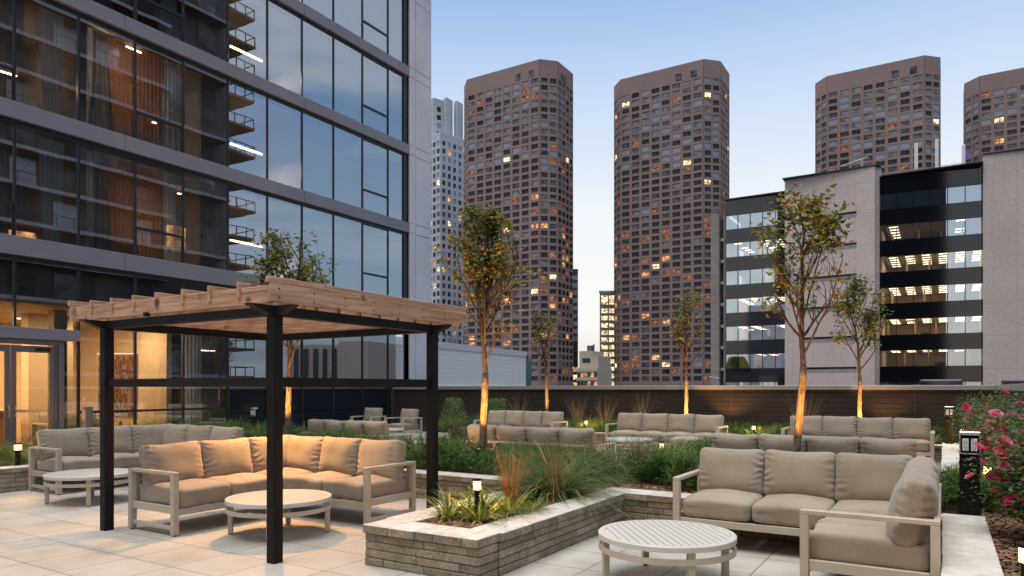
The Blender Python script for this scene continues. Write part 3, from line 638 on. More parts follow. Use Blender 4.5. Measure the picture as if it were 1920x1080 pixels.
def strips(bld, p0, p1, z0, z1, wz, nb, gm, bandm, seed, lit=None, dep=.15):
    d = Vector((p1[0]-p0[0], p1[1]-p0[1])); Ln = d.length; d /= Ln; n = Vector((d.y, -d.x))
    Mx = Matrix(((d.x, n.x, 0, p0[0]), (d.y, n.y, 0, p0[1]), (0, 0, 1, 0), (0, 0, 0, 1)))
    b = MB(); b.M = Mx; z = z0
    for a, c in wz: b.box(0, -dep-.3, z, Ln, 0, a); z = c
    b.box(0, -dep-.3, z, Ln, 0, z1)
    b.obj('spandrel_bands', bandm, bld)
    f = MB(); f.M = Mx
    for k in range(nb+1): f.box(Ln*k/nb-.03, -.1, z0, Ln*k/nb+.03, .012, z1)
    f.obj('mullions', M['blackglass'], bld)
    for a, c in wz:
        for k in range(nb):
            q = MB(); q.M = Mx; s0, s1 = Ln*k/nb, Ln*(k+1)/nb; q.quad((s0, -dep, a), (s1, -dep, a), (s1, -dep, c), (s0, -dep, c)); q.obj('window', gm, bld)
# office building: granite blocks with black glass bays
of = thing('office_building', 'granite office building with black glass bays and lit office floors on the right', 'building', (0,0,0))
WZ = [(4.2+3.79*k, 6.1+3.79*k) for k in range(-1, 6)]
YB = 96.9
strips(of, (-6.6, YB-1.2), (3.85, YB), -28, 27.2, WZ, 6, M['officeglass'], M['blackglass'], 3)
strips(of, (-25.4, 96.9), (-17.4, 97.2), -28, 27.2, [(a+.05, c+.05) for a, c in WZ], 5, M['officeglass'], M['blackglass'], 4)
b = MB().prism([(-17.45, 95.3), (-7.1, 94.6), (-6.55, 95.9), (-6.55, 112), (-17.45, 112)], -28, 28.3).prism([(3.8, 96.4), (30, 97.5), (30, 115), (3.8, 115)], -28, 28.2)
b.obj('granite_wall', M['granite'], of)
dd = Vector((10.35, -.7)).normalized(); Mw = Matrix(((dd.x, dd.y, 0, -17.45), (dd.y, -dd.x, 0, 95.3), (0, 0, 1, 0), (0, 0, 0, 1)))
for k in range(6):
    z = 22.9-3.79*k; b = MB(); b.M = Mw; b.box(1.9, -.02, z, 8.4, .03, z+.26); so = b.obj('slot_shade_strip', M['w_dark'], of)  # flat dark strip on the wall: shade of a slot put into colour
    b = MB(); b.M = Mw; b.box(1.9, -.02, z-.42, 8.4, .02, z).box(1.84, -.02, z-.42, 1.9, .05, z+.26); b.obj('slot_reveal_shade', M['concrete'], so)  # paler strip below: shaded reveal of the slot shown by colour
b = MB().box(-17.6, 94.5, 28.3, -6.5, 112, 28.45).box(-25.5, 96.6, 27.2, -17.4, 112, 27.35).box(-6.5, 95.6, 27.2, 3.8, 112, 27.32).box(3.8, 96.3, 28.2, 30, 115, 28.35)
b.obj('roof_edge', M['darkbody'], of)
b = MB()
for k, (a, c) in enumerate(WZ): b.box(-25, 97.6, c+.25, -17.6, 108, c+.45); b.box(-6.3, 97.3, c+.25, 3.7, 108, c+.45)
b.obj('office_ceiling', M['officeceil'], of)
MB().box(-25.2, 107.5, -28, 3.7, 108, 27).obj('office_back_wall', M['officewall'], of)
rr = random.Random(5)
for k, (a, c) in enumerate(WZ):
    b = MB()
    for xx, x9, dens in ((-5.8, 3.4, (.0, .55, .95, 1, 1, .9, .15)[6-k] if k < 7 else 0), (-24.6, -18, (.05, .25, .4, .75, .8, .8, .4)[6-k])):
        x = xx
        while x < x9:
            if rr.random() < dens:
                for yy in (98.4, 100.2, 102.0, 103.8, 105.6):
                    if rr.random() < .93: b.box(x, yy, c+.20, x+.95, yy+.5, c+.24)
            x += 1.75
    if b.v: b.obj('ceiling_light', M['officelight'], of)
    b = MB(); x = -24.5
    while x < 3:
        if not -18 < x < -6.4: b.box(x, 99+rr.random()*5, a-1.2, x+.12, 106, c+.2); b.box(x+.8, 98.6, a-.9, x+1.8, 99.2, a+rr.uniform(-.1, .5))
        x += rr.uniform(2.0, 3.6)
    b.obj('office_partition', M['officewall'], of)
    if k in (1, 2, 3, 4, 5):
        for x in (-21.2, -4, .2): lamp((x, 101.5, c), 260 if k in (2,3,4) else 110, (1, .70, .38), 'AREA', shape=(5, 5), size=3)
for x, y, h_ in ((-2.9, 99, 4.2), (-.75, 100, 4.6), (3.9-1.9, 100.5, 3.6)):
    t = thing('rooftop_antenna', {-2.9: 'white panel antenna pole, leftmost of the three on the office roof', -.75: 'white panel antenna pole, middle of the three on the office roof'}.get(x, 'white panel antenna pole standing alone against the sky on the office roof'), 'antenna', (x, y, 27.3), 0, 'antenna poles on the office roof')
    MB().cyl((0,0), .08, .08, 0, h_*.3, 8).obj('pole', M['white'], t); MB().box(-.19, -.12, h_*.25, .19, .12, h_, bev=.03).obj('panel', M['white'], t)
t = thing('rooftop_crane', 'small rooftop davit arm on the granite block', 'davit', (-8.7, 97, 28.4)); MB().box(-.12, -.12, 0, .12, .12, 1.6).obj('mast', M['coping'], t); b = MB(); b.tube([(-2.3, 0, 1.1), (.7, 0, 1.75)], .09, 6); b.obj('arm', M['coping'], t)
t = thing('roof_railing', 'thin roof railing in front of the antenna poles', 'railing', (0,0,0)); b = MB()
for i in range(12): b.box(-6.2+i*.8, 101, 27.3, -6.16+i*.8, 101.04, 28.9)
b.box(-6.2, 101, 28.85, 2.6, 101.05, 28.9); b.box(-6.2, 101, 28.1, 2.6, 101.04, 28.14); b.obj('rail', M['coping'], t)
# narrow concrete tower left of the office
t = thing('stair_tower', 'narrow concrete stair tower left of the office building', 'building', (0,0,0))
MB().prism([(-27.5, 97.1), (-26.45, 97.6), (-26.45, 105), (-27.6, 105)], -28, 25.6).prism([(-25.95, 97.9), (-25.5, 98), (-25.5, 105), (-25.95, 105)], -28, 25.3).obj('concrete_shaft', M['concrete'], t)
MB().box(-26.5, 98.6, -28, -25.9, 99, 25.0).obj('recess', M['w_mid'], t)
b = MB()
for k in range(9): b.box(-26.45, 98.3, -2+k*3.0, -25.95, 98.5, -1.6+k*3.0)
b.obj('ledge', M['white'], t)
# white clad low building with roof terrace
t = thing('clad_hall', 'low white panel-clad building behind the parapet, left of the lit tree', 'building', (0,0,0))
MB().prism([(-30.5, 28.5), (-33.7, 57.2), (-44, 57), (-41, 28)], -28, 4.55).obj('panel_wall', M['whitepanel'], t)
MB().prism([(-30.45, 28.4), (-33.65, 57.3), (-44.1, 57.2), (-41.1, 27.9)], 4.55, 5.05).prism([(-30.4, 28.4), (-33.6, 57.3), (-44.1, 57.2), (-41.1, 27.9)], .6, 1.75).obj('fascia', mat('white_fascia', (.62, .63, .65), .5), t)
MB().prism([(-33.72, 57.3), (-33.9, 58.6), (-35, 58.6), (-35, 57.3)], -28, 4.4).obj('green_glass_end', mat('green_glass', (.06, .17, .15), .2), t)
b = MB()
for i in range(30):
    u = i/29; b.box(-31.2-3.2*u-.02, 29+28*u-.02, 5.05, -31.2-3.2*u+.02, 29+28*u+.02, 5.75)
b.tube([(-31.2, 29, 5.75), (-34.4, 57, 5.75)], .03, 4); b.obj('railing', M['w_mid'], t)
# buildings in the gap between the towers
t = thing('slab_tower', 'thin blue-grey slab tower with lit floors peeking out behind the left pink tower', 'building', (0,0,0)); b = MB(); g = [MB() for _ in range(3)]
p0 = (-152, 294.6); p1 = (-146.6, 297.2)
rr = random.Random(2)
b.prism([p0, p1, (-155.5, 313), (-161, 310)], -28, 57.6).obj('wall', M['navy'], t)
for k in range(18):
    z = 52.5-k*3.6; m_ = ('w_sky', 'w_sky', 'w_blind')[k % 3] if k < 9 else rr.choice(['w_dark', 'w_yellow', 'w_warm', 'w_mid']); q = MB(); fill_win(q, p0[0]+.05, p0[1]-.05, z, .902, .432, 5.9, 2.1, 1, 'plain'); q.obj('window', [M['winframe'], M[m_]], t)
t = thing('lit_office_slab', 'slender office block with bright yellow windows on every floor in the sky gap', 'building', (0,0,0))
p0 = (-125.4, 275.2); p1 = (-119.0, 279); d = Vector((p1[0]-p0[0], p1[1]-p0[1])); Ln = d.length; d /= Ln
MB().prism([p0, p1, (-123, 292), (-130, 288)], -28, 42.2).obj('wall', M['winframe'], t)
MB().prism([(p0[0]-.2, p0[1]-.3), (p1[0], p1[1]-.3), (-123, 292), (-130, 288)], 42.2, 43.2).obj('roof', M['w_sky'], t)
for k in range(16):
    z = 37.3-k*3.1-(0 if k == 0 else .6)
    for s in (0.6, 3.9):
        q = MB(); fill_win(q, p0[0]+d.x*s+d.y*.1, p0[1]+d.y*s-d.x*.1, z, d.x, d.y, 2.9, 2.0 if k else 3.9, 1, 'split'); q.obj('window', [M['w_dark'], M['w_yellow']], t)
t = thing('stepped_block', 'low beige stepped block with balconies at the foot of the sky gap', 'building', (0,0,0))
MB().box(-108, 218, -28, -100.2, 230, 8.6).box(-108, 220, 8.6, -103.2, 230, 14.4).box(-103.1, 219.5, 8.6, -100.6, 230, 12.6).obj('wall', M['beige'], t)
b = MB()
for k in range(5): b.box(-108.2, 217.4, 7.2-k*3.0, -100.0, 218, 8.2-k*3.0)
b.obj('balcony_front', M['beige'], t)
for k in range(4):
    for i in range(6):
        q = MB(); fill_win(q, -107.7+i*1.27, 217.95, 5.3-k*3.0, 1, 0, 1.05, 1.6, 1, 'split'); q.obj('window', [M['winframe'], M[rr.choice(['w_dark', 'w_dark', 'w_mid', 'w_warm'])]], t)
q = MB(); fill_win(q, -106.8, 219.95, 10.3, 1, 0, 3.0, 1.6, 1, 'split'); q.obj('window', [M['winframe'], M['w_dark']], t)
MB().box(-106, 222, 14.4, -104.4, 224, 16.4).cyl((-103.9, 223), .3, .3, 14, 16.8, 10).obj('rooftop_unit', M['w_mid'], t)

# buildings off to the side and behind, seen only in the window reflections
bt = thing('balcony_tower', 'dark residential tower with projecting balconies, seen mirrored in the glass facade', 'building', (0,0,0))
BX = 30
MB().box(BX, 20, -28, BX+16, 48.4, 66).obj('wall', noisy(mat('tower_brick', rough=.8), (.075,.06,.06), (.12,.10,.095), .2, 3), bt)
rr = random.Random(9); gs = {k: MB() for k in ('w_dark', 'w_mid', 'w_sky', 'w_warm', 'w_yellow', 'w_blind')}
for k in range(30):
    z = -22+k*3.1
    for j in range(8):
        y = 20.4+j*3.45; m_ = rr.choices(['w_dark', 'w_mid', 'w_sky', 'w_warm', 'w_yellow', 'w_blind'], [34, 26, 9, 1.6, .6, 16])[0]
        fill_win(gs[m_], BX-.05, y+2.2, z+.3, 0, -1, 2.0, 2.3, 0, 'plain')
for k, g in gs.items(): g.obj('window', M[k], bt)
b = MB(); rb = MB(); eb = MB()
wood_soffit = mat('timber_soffit', (.16, .085, .045), .7)
for k in range(30):
    z = -22+k*3.1
    b.box(BX-1.5, 20, z-.12, BX, 41 if k % 2 else 47.5, z+.12)
    b.box(BX+.5, 48.4, z-.12, BX+4.8, 52.2, z+.14)
    rb.box(BX-1.5, 20, z+1.05, BX-1.44, 41 if k % 2 else 47.5, z+1.12); eb.box(BX-1.56, 20, z-.16, BX-1.5, 41 if k % 2 else 47.5, z+.16)
    rb.box(BX+.5, 52.1, z+1.1, BX+4.8, 52.18, z+1.18); rb.box(BX+.5, 48.4, z+1.1, BX+.58, 52.15, z+1.18); rb.box(BX+4.72, 48.4, z+1.1, BX+4.8, 52.15, z+1.18)
    for q_ in range(4): rb.box(BX+.5, 48.5+q_*1.2, z+.12, BX+.58, 48.58+q_*1.2, z+1.1); rb.box(BX+4.72, 48.5+q_*1.2, z+.12, BX+4.8, 48.58+q_*1.2, z+1.1)
    for q_ in range(14): rb.box(BX-1.49, 20+q_*1.5, z+.12, BX-1.45, 20.05+q_*1.5, z+1.1)
b.obj('balcony_slab', wood_soffit, bt); eb.obj('balcony_edge', M['band'], bt); rb.obj('balcony_railing', M['mull'], bt)
b = MB()
for k in range(4, 24):
    for j in range(10):
        if rr.random() < .07: y = 21+j*2.6; b.box(BX-1.2, y, -22+k*3.1+2.6, BX-1.0, y+rr.choice([.3, .3, 1.6]), -22+k*3.1+2.68)
b.obj('balcony_lamp', M['downlight'], bt)
db = thing('dark_office_slab', 'dark office slab behind the camera, mirrored in the black glass bays', 'building', (0,0,0))
MB().box(-37, -75, -28, 37, -60, 78).obj('wall', M['darkbody'], db)
cb = thing('concrete_slab_block', 'concrete block with vertical window strips, mirrored in the lower glass panes', 'building', (0,0,0))
MB().prism([(62, 104), (66.5, 100.5), (78, 118), (66, 126)], -28, 10.9).prism([(66.5, 100.5), (75, 96), (84, 112), (78, 118)], -28, 10.2).obj('wall', mat('mirror_concrete', (.60, .50, .48), .85), cb)
b = MB()
for i in range(5): u = i/5+.04; b.prism([(66.5+8.5*u-.15, 100.5-4.5*u-.25), (66.5+8.5*(u+.1)-.15, 100.5-4.5*(u+.1)-.25), (66.5+8.5*(u+.1)+.3, 100.5-4.5*(u+.1)+.3), (66.5+8.5*u+.3, 100.5-4.5*u+.3)], -28, 9.4)
b.obj('window_strip', M['navy'], cb)
sl = thing('low_city_blocks', 'low dark city blocks mirrored along the horizon of the glass facade', 'building', (0,0,0)); b = MB(); rr = random.Random(4)
for i in range(26): x = 45+rr.random()*30; y = 118+i*7; hh = rr.uniform(2, 7) + (9 if i == 9 else 0); b.box(x, y, -28, x+8, y+7, hh)
b.obj('wall', M['w_mid'], sl)

# ================================================================== PERGOLA
pg = thing('pergola', 'square pergola with black steel posts and a slatted cedar roof over the left sofa', 'pergola', (-6.6, 5.6, 0))
px0, px1, py0, py1 = -8.03-(-6.6), -5.225-(-6.6), 4.335-5.6, 6.66-5.6
hs = .053
for x in (px0, px1):
    for y in (py0, py1): MB().box(x-hs, y-hs, 0, x+hs, y+hs, 2.262, bev=.006).obj('post', M['steel'], pg)
def steel_beam(axis, f, a, b, z0=2.262, z1=2.35, ext=.30, w_=.05):
    m = MB(); ends = [(a-ext, z1), (a-ext+.02, z1-.012), (a-hs-.02, z0), (b+hs+.02, z0), (b+ext-.02, z1-.012), (b+ext, z1)]
    for s in (-1, 1): pass
    A = []; B = []
    for s, z in ends:
        A.append(m.vert((s, f-w_, z) if axis == 'x' else (f-w_, s, z))); B.append(m.vert((s, f+w_, z) if axis == 'x' else (f+w_, s, z)))
    n = len(ends)
    for i in range(n): j = (i+1) % n; m.face([A[i], A[j], B[j], B[i]])
    m.face(A[::-1]); m.face(B); m.obj('steel_beam', M['steel'], pg)
steel_beam('y', px1, py0, py1); steel_beam('y', px0, py0, py1)
steel_beam('x', py0, px0, px1, 2.264, 2.348, .28, .046); steel_beam('x', py1, px0, px1, 2.264, 2.348, .28, .046)
for x in (px1,): MB().box(x-.025, py0+hs, 1.61, x+.025, py1-hs, 1.70, bev=.004).obj('mid_rail', M['steel'], pg)
MB().box(px0+hs, py0-.025, 1.612, px1-hs, py0+.025, 1.698, bev=.004).obj('mid_rail', M['steel'], pg)
MB().box(px0+hs, py1-.025, 1.612, px1-hs, py1+.025, 1.698, bev=.004).obj('mid_rail', M['steel'], pg)
# cedar: two rafters-carriers along x, joists along y above, fascia at right and left ends
fx0, fx1 = -8.60+6.6, -5.16+6.6; fy0, fy1 = 4.27-5.6, 7.22-5.6
b = MB(); b.box(fx0+.04, fy0, 2.375, fx1-.045, fy0+.04, 2.538, bev=.005); b.obj('rafter', M['cedar_x'], pg)
MB().box(fx0+.04, fy1-.04, 2.375, fx1-.045, fy1, 2.538, bev=.005).obj('rafter', M['cedar_x'], pg)
for k, x in enumerate((-8.22, -7.80, -7.38, -6.96, -6.51, -6.08, -5.64)):
    b = MB(); b.box(x+6.6-.02, fy0-.02, 2.44+.0, x+6.6+.02, fy1+.02, 2.592, bev=.004)
    b.obj('joist', M['cedar_y'], pg)
for x, lb in ((fx1, 1), (fx0, 0)):
    b = MB(); b.box(x-.04, fy0-.035, 2.385, x, fy1+.06, 2.55, bev=.004)
    o = b.obj('fascia_board', M['cedar_y'], pg)
    b = MB(); b.box(x-.055, fy0-.05, 2.553, x-.012, -.1, 2.612, bev=.004).box(x-.055, -.096, 2.553, x-.012, fy1+.06, 2.612, bev=.004)
    b.obj('joist', M['cedar_y'], pg)
    if lb:
        b = MB()
        for i in range(8):
            for z in (2.425, 2.508):
                y = fy0+.06+i*(fy1-fy0-.04)/7; b.M = Matrix.Translation((x+.001, y, z)) @ Matrix.Rotation(PI/2, 4, 'Y'); b.cyl((0,0), .009, .006, 0, .006, 8)
        bo = b.obj('bolt_heads', M['mull'], pg)
# underside slats closing the roof between joists
for i in range(9):
    y = fy0+.25+i*.30; MB().box(fx0+.04, y, 2.356, fx1-.06, y+.035, 2.434, bev=.003).obj('cross_slat', M['cedar_x'], pg)
MB().box(px0+.9-.03, py0-.10, 2.352, px0+.9+.03, py0-.05, 2.395, bev=.006).obj('light_fitting', M['steel'], pg)
f_ = MB().cyl((px0+.5, py1-.35), .045, .055, 2.27, 2.35, 14).obj('spot_lamp', M['steel'], pg)
lp = MB().cyl((px0+.5, py1-.35), .035, .035, 2.262, 2.27, 14).obj('lens', M['lens'], f_)
lamp((px0+.5, py1-.35, 2.2), 380, (1, .46, .13), 'SPOT', .025, rot=(R(30), 0, R(-140)), spot=122, blend=.6, parent=pg)

# ================================================================== SOFAS, TABLES, CHAIRS
def cushion(wx, dy, hz, seed, pinch=.35, n=(22, 14, 8), pw_=5.0, wr=.005):
    """puffed cushion centred on origin; seams pinch in towards the rim of its two large faces"""
    rr = random.Random(seed); b = MB(); idx = {}
    def P(i, j, k):
        key = (i, j, k)
        if key in idx: return idx[key]
        x = 2*i/n[0]-1; y = 2*j/n[1]-1; z = 2*k/n[2]-1
        m = (abs(x)**pw_+abs(y)**pw_+abs(z)**pw_)**(1/pw_); mx = max(abs(x), abs(y), abs(z)); s = mx/m
        X, Y, Z = x*s, y*s, z*s
        e = max(abs(X), abs(Z)); t = 1-pinch*(abs(X)**3.5+abs(Z)**3.5-abs(X*Z)**3.5)
        sag = 1-.05*(1-abs(X)**2)*(abs(Z)**4) if True else 1
        X2 = X*(1-.035*(1-abs(Z)**2)*(abs(X)**6)); Z2 = Z*(1-.085*(1-X*X)*abs(Z)**4)
        v = Vector((X2*wx/2, Y*t*dy/2, Z2*hz/2))
        q = Vector((v.x*2.2+seed*3.1, v.y*3, v.z*2.2+seed))
        v.y += .022*noise.noise(q*1.5)*(1 if Y > 0 else -1)
        edge = abs(X)**8
        v.y += wr*1.9*math.sin(v.z*95+4*noise.noise(q*4))*max(0, abs(X)-.55)/.45*(1-abs(Z)**4)*(.5+noise.noise(q*3))*(1 if Y > 0 else -1)
        edz = max(0, abs(Z)-.6)/.4
        v.y += wr*1.5*math.sin(v.x*80+5*noise.noise(q*5))*edz*(.4+noise.noise(q*3.3))*(1 if Y > 0 else -1)
        v.z += .010*noise.noise(q*2+Vector((9, 9, 9)))*abs(Z)
        idx[key] = b.vert(v); return idx[key]
    A, B_, C_ = n
    for i in range(A):
        for j in range(B_):
            b.face([P(i,j,0), P(i,j+1,0), P(i+1,j+1,0), P(i+1,j,0)]); b.face([P(i,j,C_), P(i+1,j,C_), P(i+1,j+1,C_), P(i,j+1,C_)])
    for i in range(A):
        for k in range(C_):
            b.face([P(i,0,k), P(i+1,0,k), P(i+1,0,k+1), P(i,0,k+1)]); b.face([P(i,B_,k), P(i,B_,k+1), P(i+1,B_,k+1), P(i+1,B_,k)])
    for j in range(B_):
        for k in range(C_):
            b.face([P(0,j,k), P(0,j,k+1), P(0,j+1,k+1), P(0,j+1,k)]); b.face([P(A,j,k), P(A,j+1,k), P(A,j+1,k+1), P(A,j,k+1)])
    return b
# local axes: x = width, y = thickness, z = height
BACKS = [cushion(.71, .29, .52, s, .56, (44, 8, 36), 9.0, .009).mesh('back_cushion', M['fabric'], True) for s in (1, 2, 3, 4)]
def seat_mesh(wx, dy, seed):
    b = cushion(wx, .225, dy, seed, .13, (24, 10, 24), 9.0, .0015)
    for i, (x, y, z) in enumerate(b.v): b.v[i] = (x, z, y + .022*(1 if y > 0 else .1)*max(0, 1-(2*x/wx)**2)*max(0, 1-(2*z/dy)**2)*(1 if y > 0 else -1))
    b.f = [f[::-1] for f in b.f]
    return b.mesh('seat_cushion', M['fabric'], True)
SEATS = {}
def seat(wx, dy):
    k = (round(wx, 2), round(dy, 2))
    if k not in SEATS: SEATS[k] = seat_mesh(wx, dy, len(SEATS)+5)
    return SEATS[k]
def arm(par, axis, f, a, b):
    """open rectangular arm frame in the plane axis (runs a->b), thickness .07 centred on f"""
    m = MB(); t = .035
    def bx(s0, s1, z0, z1, w_=t):
        (m.box(s0, f-w_, z0, s1, f+w_, z1, bev=.004) if axis == 'x' else m.box(f-w_, s0, z0, f+w_, s1, z1, bev=.004))
    bx(a, a+.06, .012, .655); bx(b-.06, b, .012, .655); bx(a, b, .656, .69); bx(a+.061, b-.061, .24, .32, .02); bx(a+.061, b-.061, .06, .105, .02)
    m.obj('arm', M['frame'], par)
    g = MB()
    for s in (a+.03, b-.03): g.cyl((s, f) if axis == 'x' else (f, s), .018, .018, 0, .013, 8)
    g.obj('foot_glide', M['rubber'], par)
def sofa(name, label, loc, W, D, n_main, ret=None, Lr=0, n_ret=0, rz=0, group=None, arms=(1, 1), ccol=None):
    """main run along +x with its back at local y=0 (seat towards -y); optional return 'L' or 'R' running towards -y"""
    t = thing(name, label, 'sofa', loc, rz, group); rr = random.Random(hash(label) % 9999 if False else len(label)*7+int(loc[0]*10))
    f = MB(); x0, x1 = 0.0, W
    # base rails
    zr0, zr1 = .215, .285
    xa = x0+(.0 if ret == 'L' else .07); xb = x1-(.0 if ret == 'R' else .07)
    f.box(xa, -.05, zr0, xb, -.005, zr1, bev=.003)
    fa = x0+D-.06 if ret == 'L' else xa; fb = x1-D+.06 if ret == 'R' else xb
    f.box(fa, -D+.02, zr0, fb, -D+.065, zr1, bev=.003)
    n = int((xb-xa)/.16)
    for i in range(n): s = xa+(xb-xa)*(i+.5)/n; f.box(s-.03, -D+.066, zr1-.03, s+.03, -.051, zr1-.012)
    f.box(xa, -.045, .655, xb, -.005, .69, bev=.003)
    for i in range(n_main+1):
        s = xa+.03+(xb-xa-.06)*i/n_main; f.box(s-.02, -.04, zr1, s+.02, -.01, .655)
    for z in (.40, .53): f.box(xa, -.035, z, xb, -.012, z+.035)
    if ret:
        sx = -1 if ret == 'R' else 1; bx_ = x1 if ret == 'R' else x0; y1 = -Lr+.07
        f.box(bx_, -.051, zr0, bx_+sx*.045, y1, zr1, bev=.003); f.box(bx_+sx*(D-.065), -D+.019, zr0, bx_+sx*(D-.02), y1, zr1, bev=.003)
        f.box(bx_, -.046, .655, bx_+sx*.04, y1, .69, bev=.003)
        n = int((Lr-D)/.16)
        for i in range(n): s = -D-(Lr-D-.08)*(i+.5)/n; f.box(bx_+sx*.05, s-.03, zr1-.03, bx_+sx*(D-.07), s+.03, zr1-.012)
        for i in range(n_ret+2): s = -.05-(Lr-.15)*i/(n_ret+1); f.box(bx_+sx*.005, s-.02, zr1, bx_+sx*.035, s+.02, .655)
        for z in (.40, .53): f.box(bx_+sx*.01, -.051, z, bx_+sx*.033, y1, z+.035)
    f.obj('frame', M['frame'], t)
    for (lx, ly) in ((x0+.03 if ret == 'L' else None, -.03), (x1-.03 if ret == 'R' else None, -.03), (bx_+sx*(D-.045) if ret else None, -D+.045)):
        if lx is not None: MB().box(lx-.03, ly-.03, .0, lx+.03, ly+.03, .214, bev=.003).obj('leg', M['frame'], t)
    if ret != 'L' and arms[0]: arm(t, 'y', x0+.035, -D, 0)
    if ret != 'R' and arms[1]: arm(t, 'y', x1-.035, -D, 0)
    if ret:
        a, b = (x1-D, x1) if ret == 'R' else (x0, x0+D); arm(t, 'x', -Lr+.035, a, b)
    # cushions
    sd_ = D-.03; zs = .395
    def put(mesh, nm, x, y, z, rx=0, rz_=0, sx_=1, sz_=1):
        o = link(nm, mesh, t, (x, y, z)); o.rotation_euler = (rx, 0, rz_); o.scale = (sx_, 1, sz_); return o
    c0 = x0+.075 if ret != 'L' else x0+D-.01; c1 = x1-.075 if ret != 'R' else x1-D+.01; ns = n_main-(1 if ret else 0)
    for i in range(ns):
        w_ = (c1-c0)/ns; put(seat(w_+.006, sd_), 'seat_cushion', c0+w_*(i+.5), -D/2-.02, zs)
    if ret:
        cx = bx_+sx*D/2; put(seat(D-.02, sd_), 'seat_cushion', cx+sx*.0, -D/2-.01, zs)
        r0 = -D+.0; r1 = -Lr+.075
        for i in range(n_ret):
            l = (r0-r1)/n_ret; o = put(seat(l+.006, sd_), 'seat_cushion', cx+sx*.02, r0-l*(i+.5), zs, rz_=PI/2)
    m0 = x0+.075 if ret != 'L' else x0+.16; m1 = x1-.075 if ret != 'R' else x1-.16
    if ret == 'L': m0 = x0+.22
    if ret == 'R': m1 = x1-.22
    for i in range(n_main):
        w_ = (m1-m0)/n_main; put(BACKS[rr.randrange(4)], 'back_cushion', m0+w_*(i+.5), -.175-rr.uniform(0, .01), .705+rr.uniform(-.006, .008), R(-12)+rr.uniform(-.02, .02), rr.uniform(-.015, .015), w_/.70*1.015, rr.uniform(.98, 1.02))
    if ret:
        r0 = -.10; r1 = -Lr+.075; k = n_ret+1
        for i in range(k):
            l = (r0-r1)/k; put(BACKS[rr.randrange(4)], 'back_cushion', bx_+sx*.175, r0-l*(i+.5), .705, R(-12), PI/2 if ret == 'L' else -PI/2, l/.70*1.015, 1)
    return t
GS = 'beige outdoor sofas on the terrace'
sofa('corner_sofa', 'beige L-shaped sofa glowing orange in the lamp light under the pergola', (-7.90, 6.80, 0), 2.31, .86, 3, 'L', 2.30, 2, group=GS)
sofa('corner_sofa', 'beige L-shaped sofa at the far left beside the lobby doors', (-12.12, 7.66, 0), 2.31, .88, 3, 'L', 2.32, 2, group=GS)
sofa('corner_sofa', 'large beige L-shaped sofa in the right foreground behind the round slatted table', (-2.36, 7.86, 0), 2.34, .90, 3, 'R', 2.26, 2, group=GS)
sofa('garden_sofa', 'four-seat beige sofa turned away, behind the right foreground sofa and the leaning tree', (-.22, 10.06, 0), 2.72, .86, 4, rz=PI, group=GS)
sofa('garden_sofa', 'four-seat beige sofa turned away, crossed by the lit trunk of the tall left tree', (-4.68, 10.06, 0), 2.58, .86, 4, rz=PI, group=GS)
sofa('garden_sofa', 'four-seat beige sofa turned away, behind the pergola and nearest the building', (-9.05, 10.06, 0), 2.25, .86, 4, rz=PI, group=GS)
sofa('garden_sofa', 'four-seat beige sofa facing the camera, below the leftmost far tree', (-11.35, 17.2, 0), 2.55, .86, 4, group=GS)
sofa('garden_sofa', 'four-seat beige sofa facing the camera, directly below the brightest lit patch of parapet', (-7.30, 17.2, 0), 2.85, .86, 4, group=GS)
sofa('garden_sofa', 'four-seat beige sofa facing the camera, rightmost of the back row beside the outlet post', (-3.12, 17.45, 0), 2.95, .86, 4, group=GS)
def chair(label, loc, rz):
    t = thing('lounge_chair', label, 'chair', loc, rz, 'club chairs by the building'); D = .86; W = .80
    arm(t, 'y', .035, -D, 0); arm(t, 'y', W-.035, -D, 0); f = MB(); f.box(.07, -.05, .215, W-.07, -.005, .285).box(.07, -D+.02, .215, W-.07, -D+.065, .285).box(.07, -.045, .655, W-.07, -.005, .69); f.obj('frame', M['frame'], t)
    link('seat_cushion', seat(W-.16, D-.03), t, (W/2, -D/2-.02, .395)); o = link('back_cushion', BACKS[1], t, (W/2, -.175, .705)); o.rotation_euler = (R(-12), 0, 0); o.scale = (.93, 1, 1)
chair('beige lounge chair against the dark glass, left one of the pair', (-16.35, 17.3, 0), R(8)); chair('beige lounge chair in front of the parapet end, right one of the pair', (-14.55, 17.1, 0), R(-4))
def ottoman(label, loc, w_=.66):
    t = thing('ottoman', label, 'ottoman', loc, 0, 'ottomans beside the rear sofas'); f = MB(); f.box(-w_/2, -w_/2, .19, w_/2, w_/2, .265, bev=.004); f.obj('frame', M['frame'], t)
    for sx in (-1, 1):
        for sy in (-1, 1): MB().box(sx*(w_/2-.06), sy*(w_/2-.06), 0, sx*w_/2, sy*w_/2, .19, bev=.003).obj('leg', M['frame'], t)
    link('seat_cushion', seat(w_, w_), t, (0, 0, .365))
ottoman('square beige ottoman at the right end of the middle back-row sofa', (-4.98, 15.75, 0)); ottoman('square beige ottoman left of the sofa crossed by the lit trunk', (-7.75, 10.9, 0)); ottoman('square beige ottoman just right of the sofa crossed by the lit trunk', (-4.25+.02, 10.75-.0, 0), .5)
ottoman('square beige ottoman at the right end of the sofa behind the right foreground sofa', (-.42, 11.4, 0))
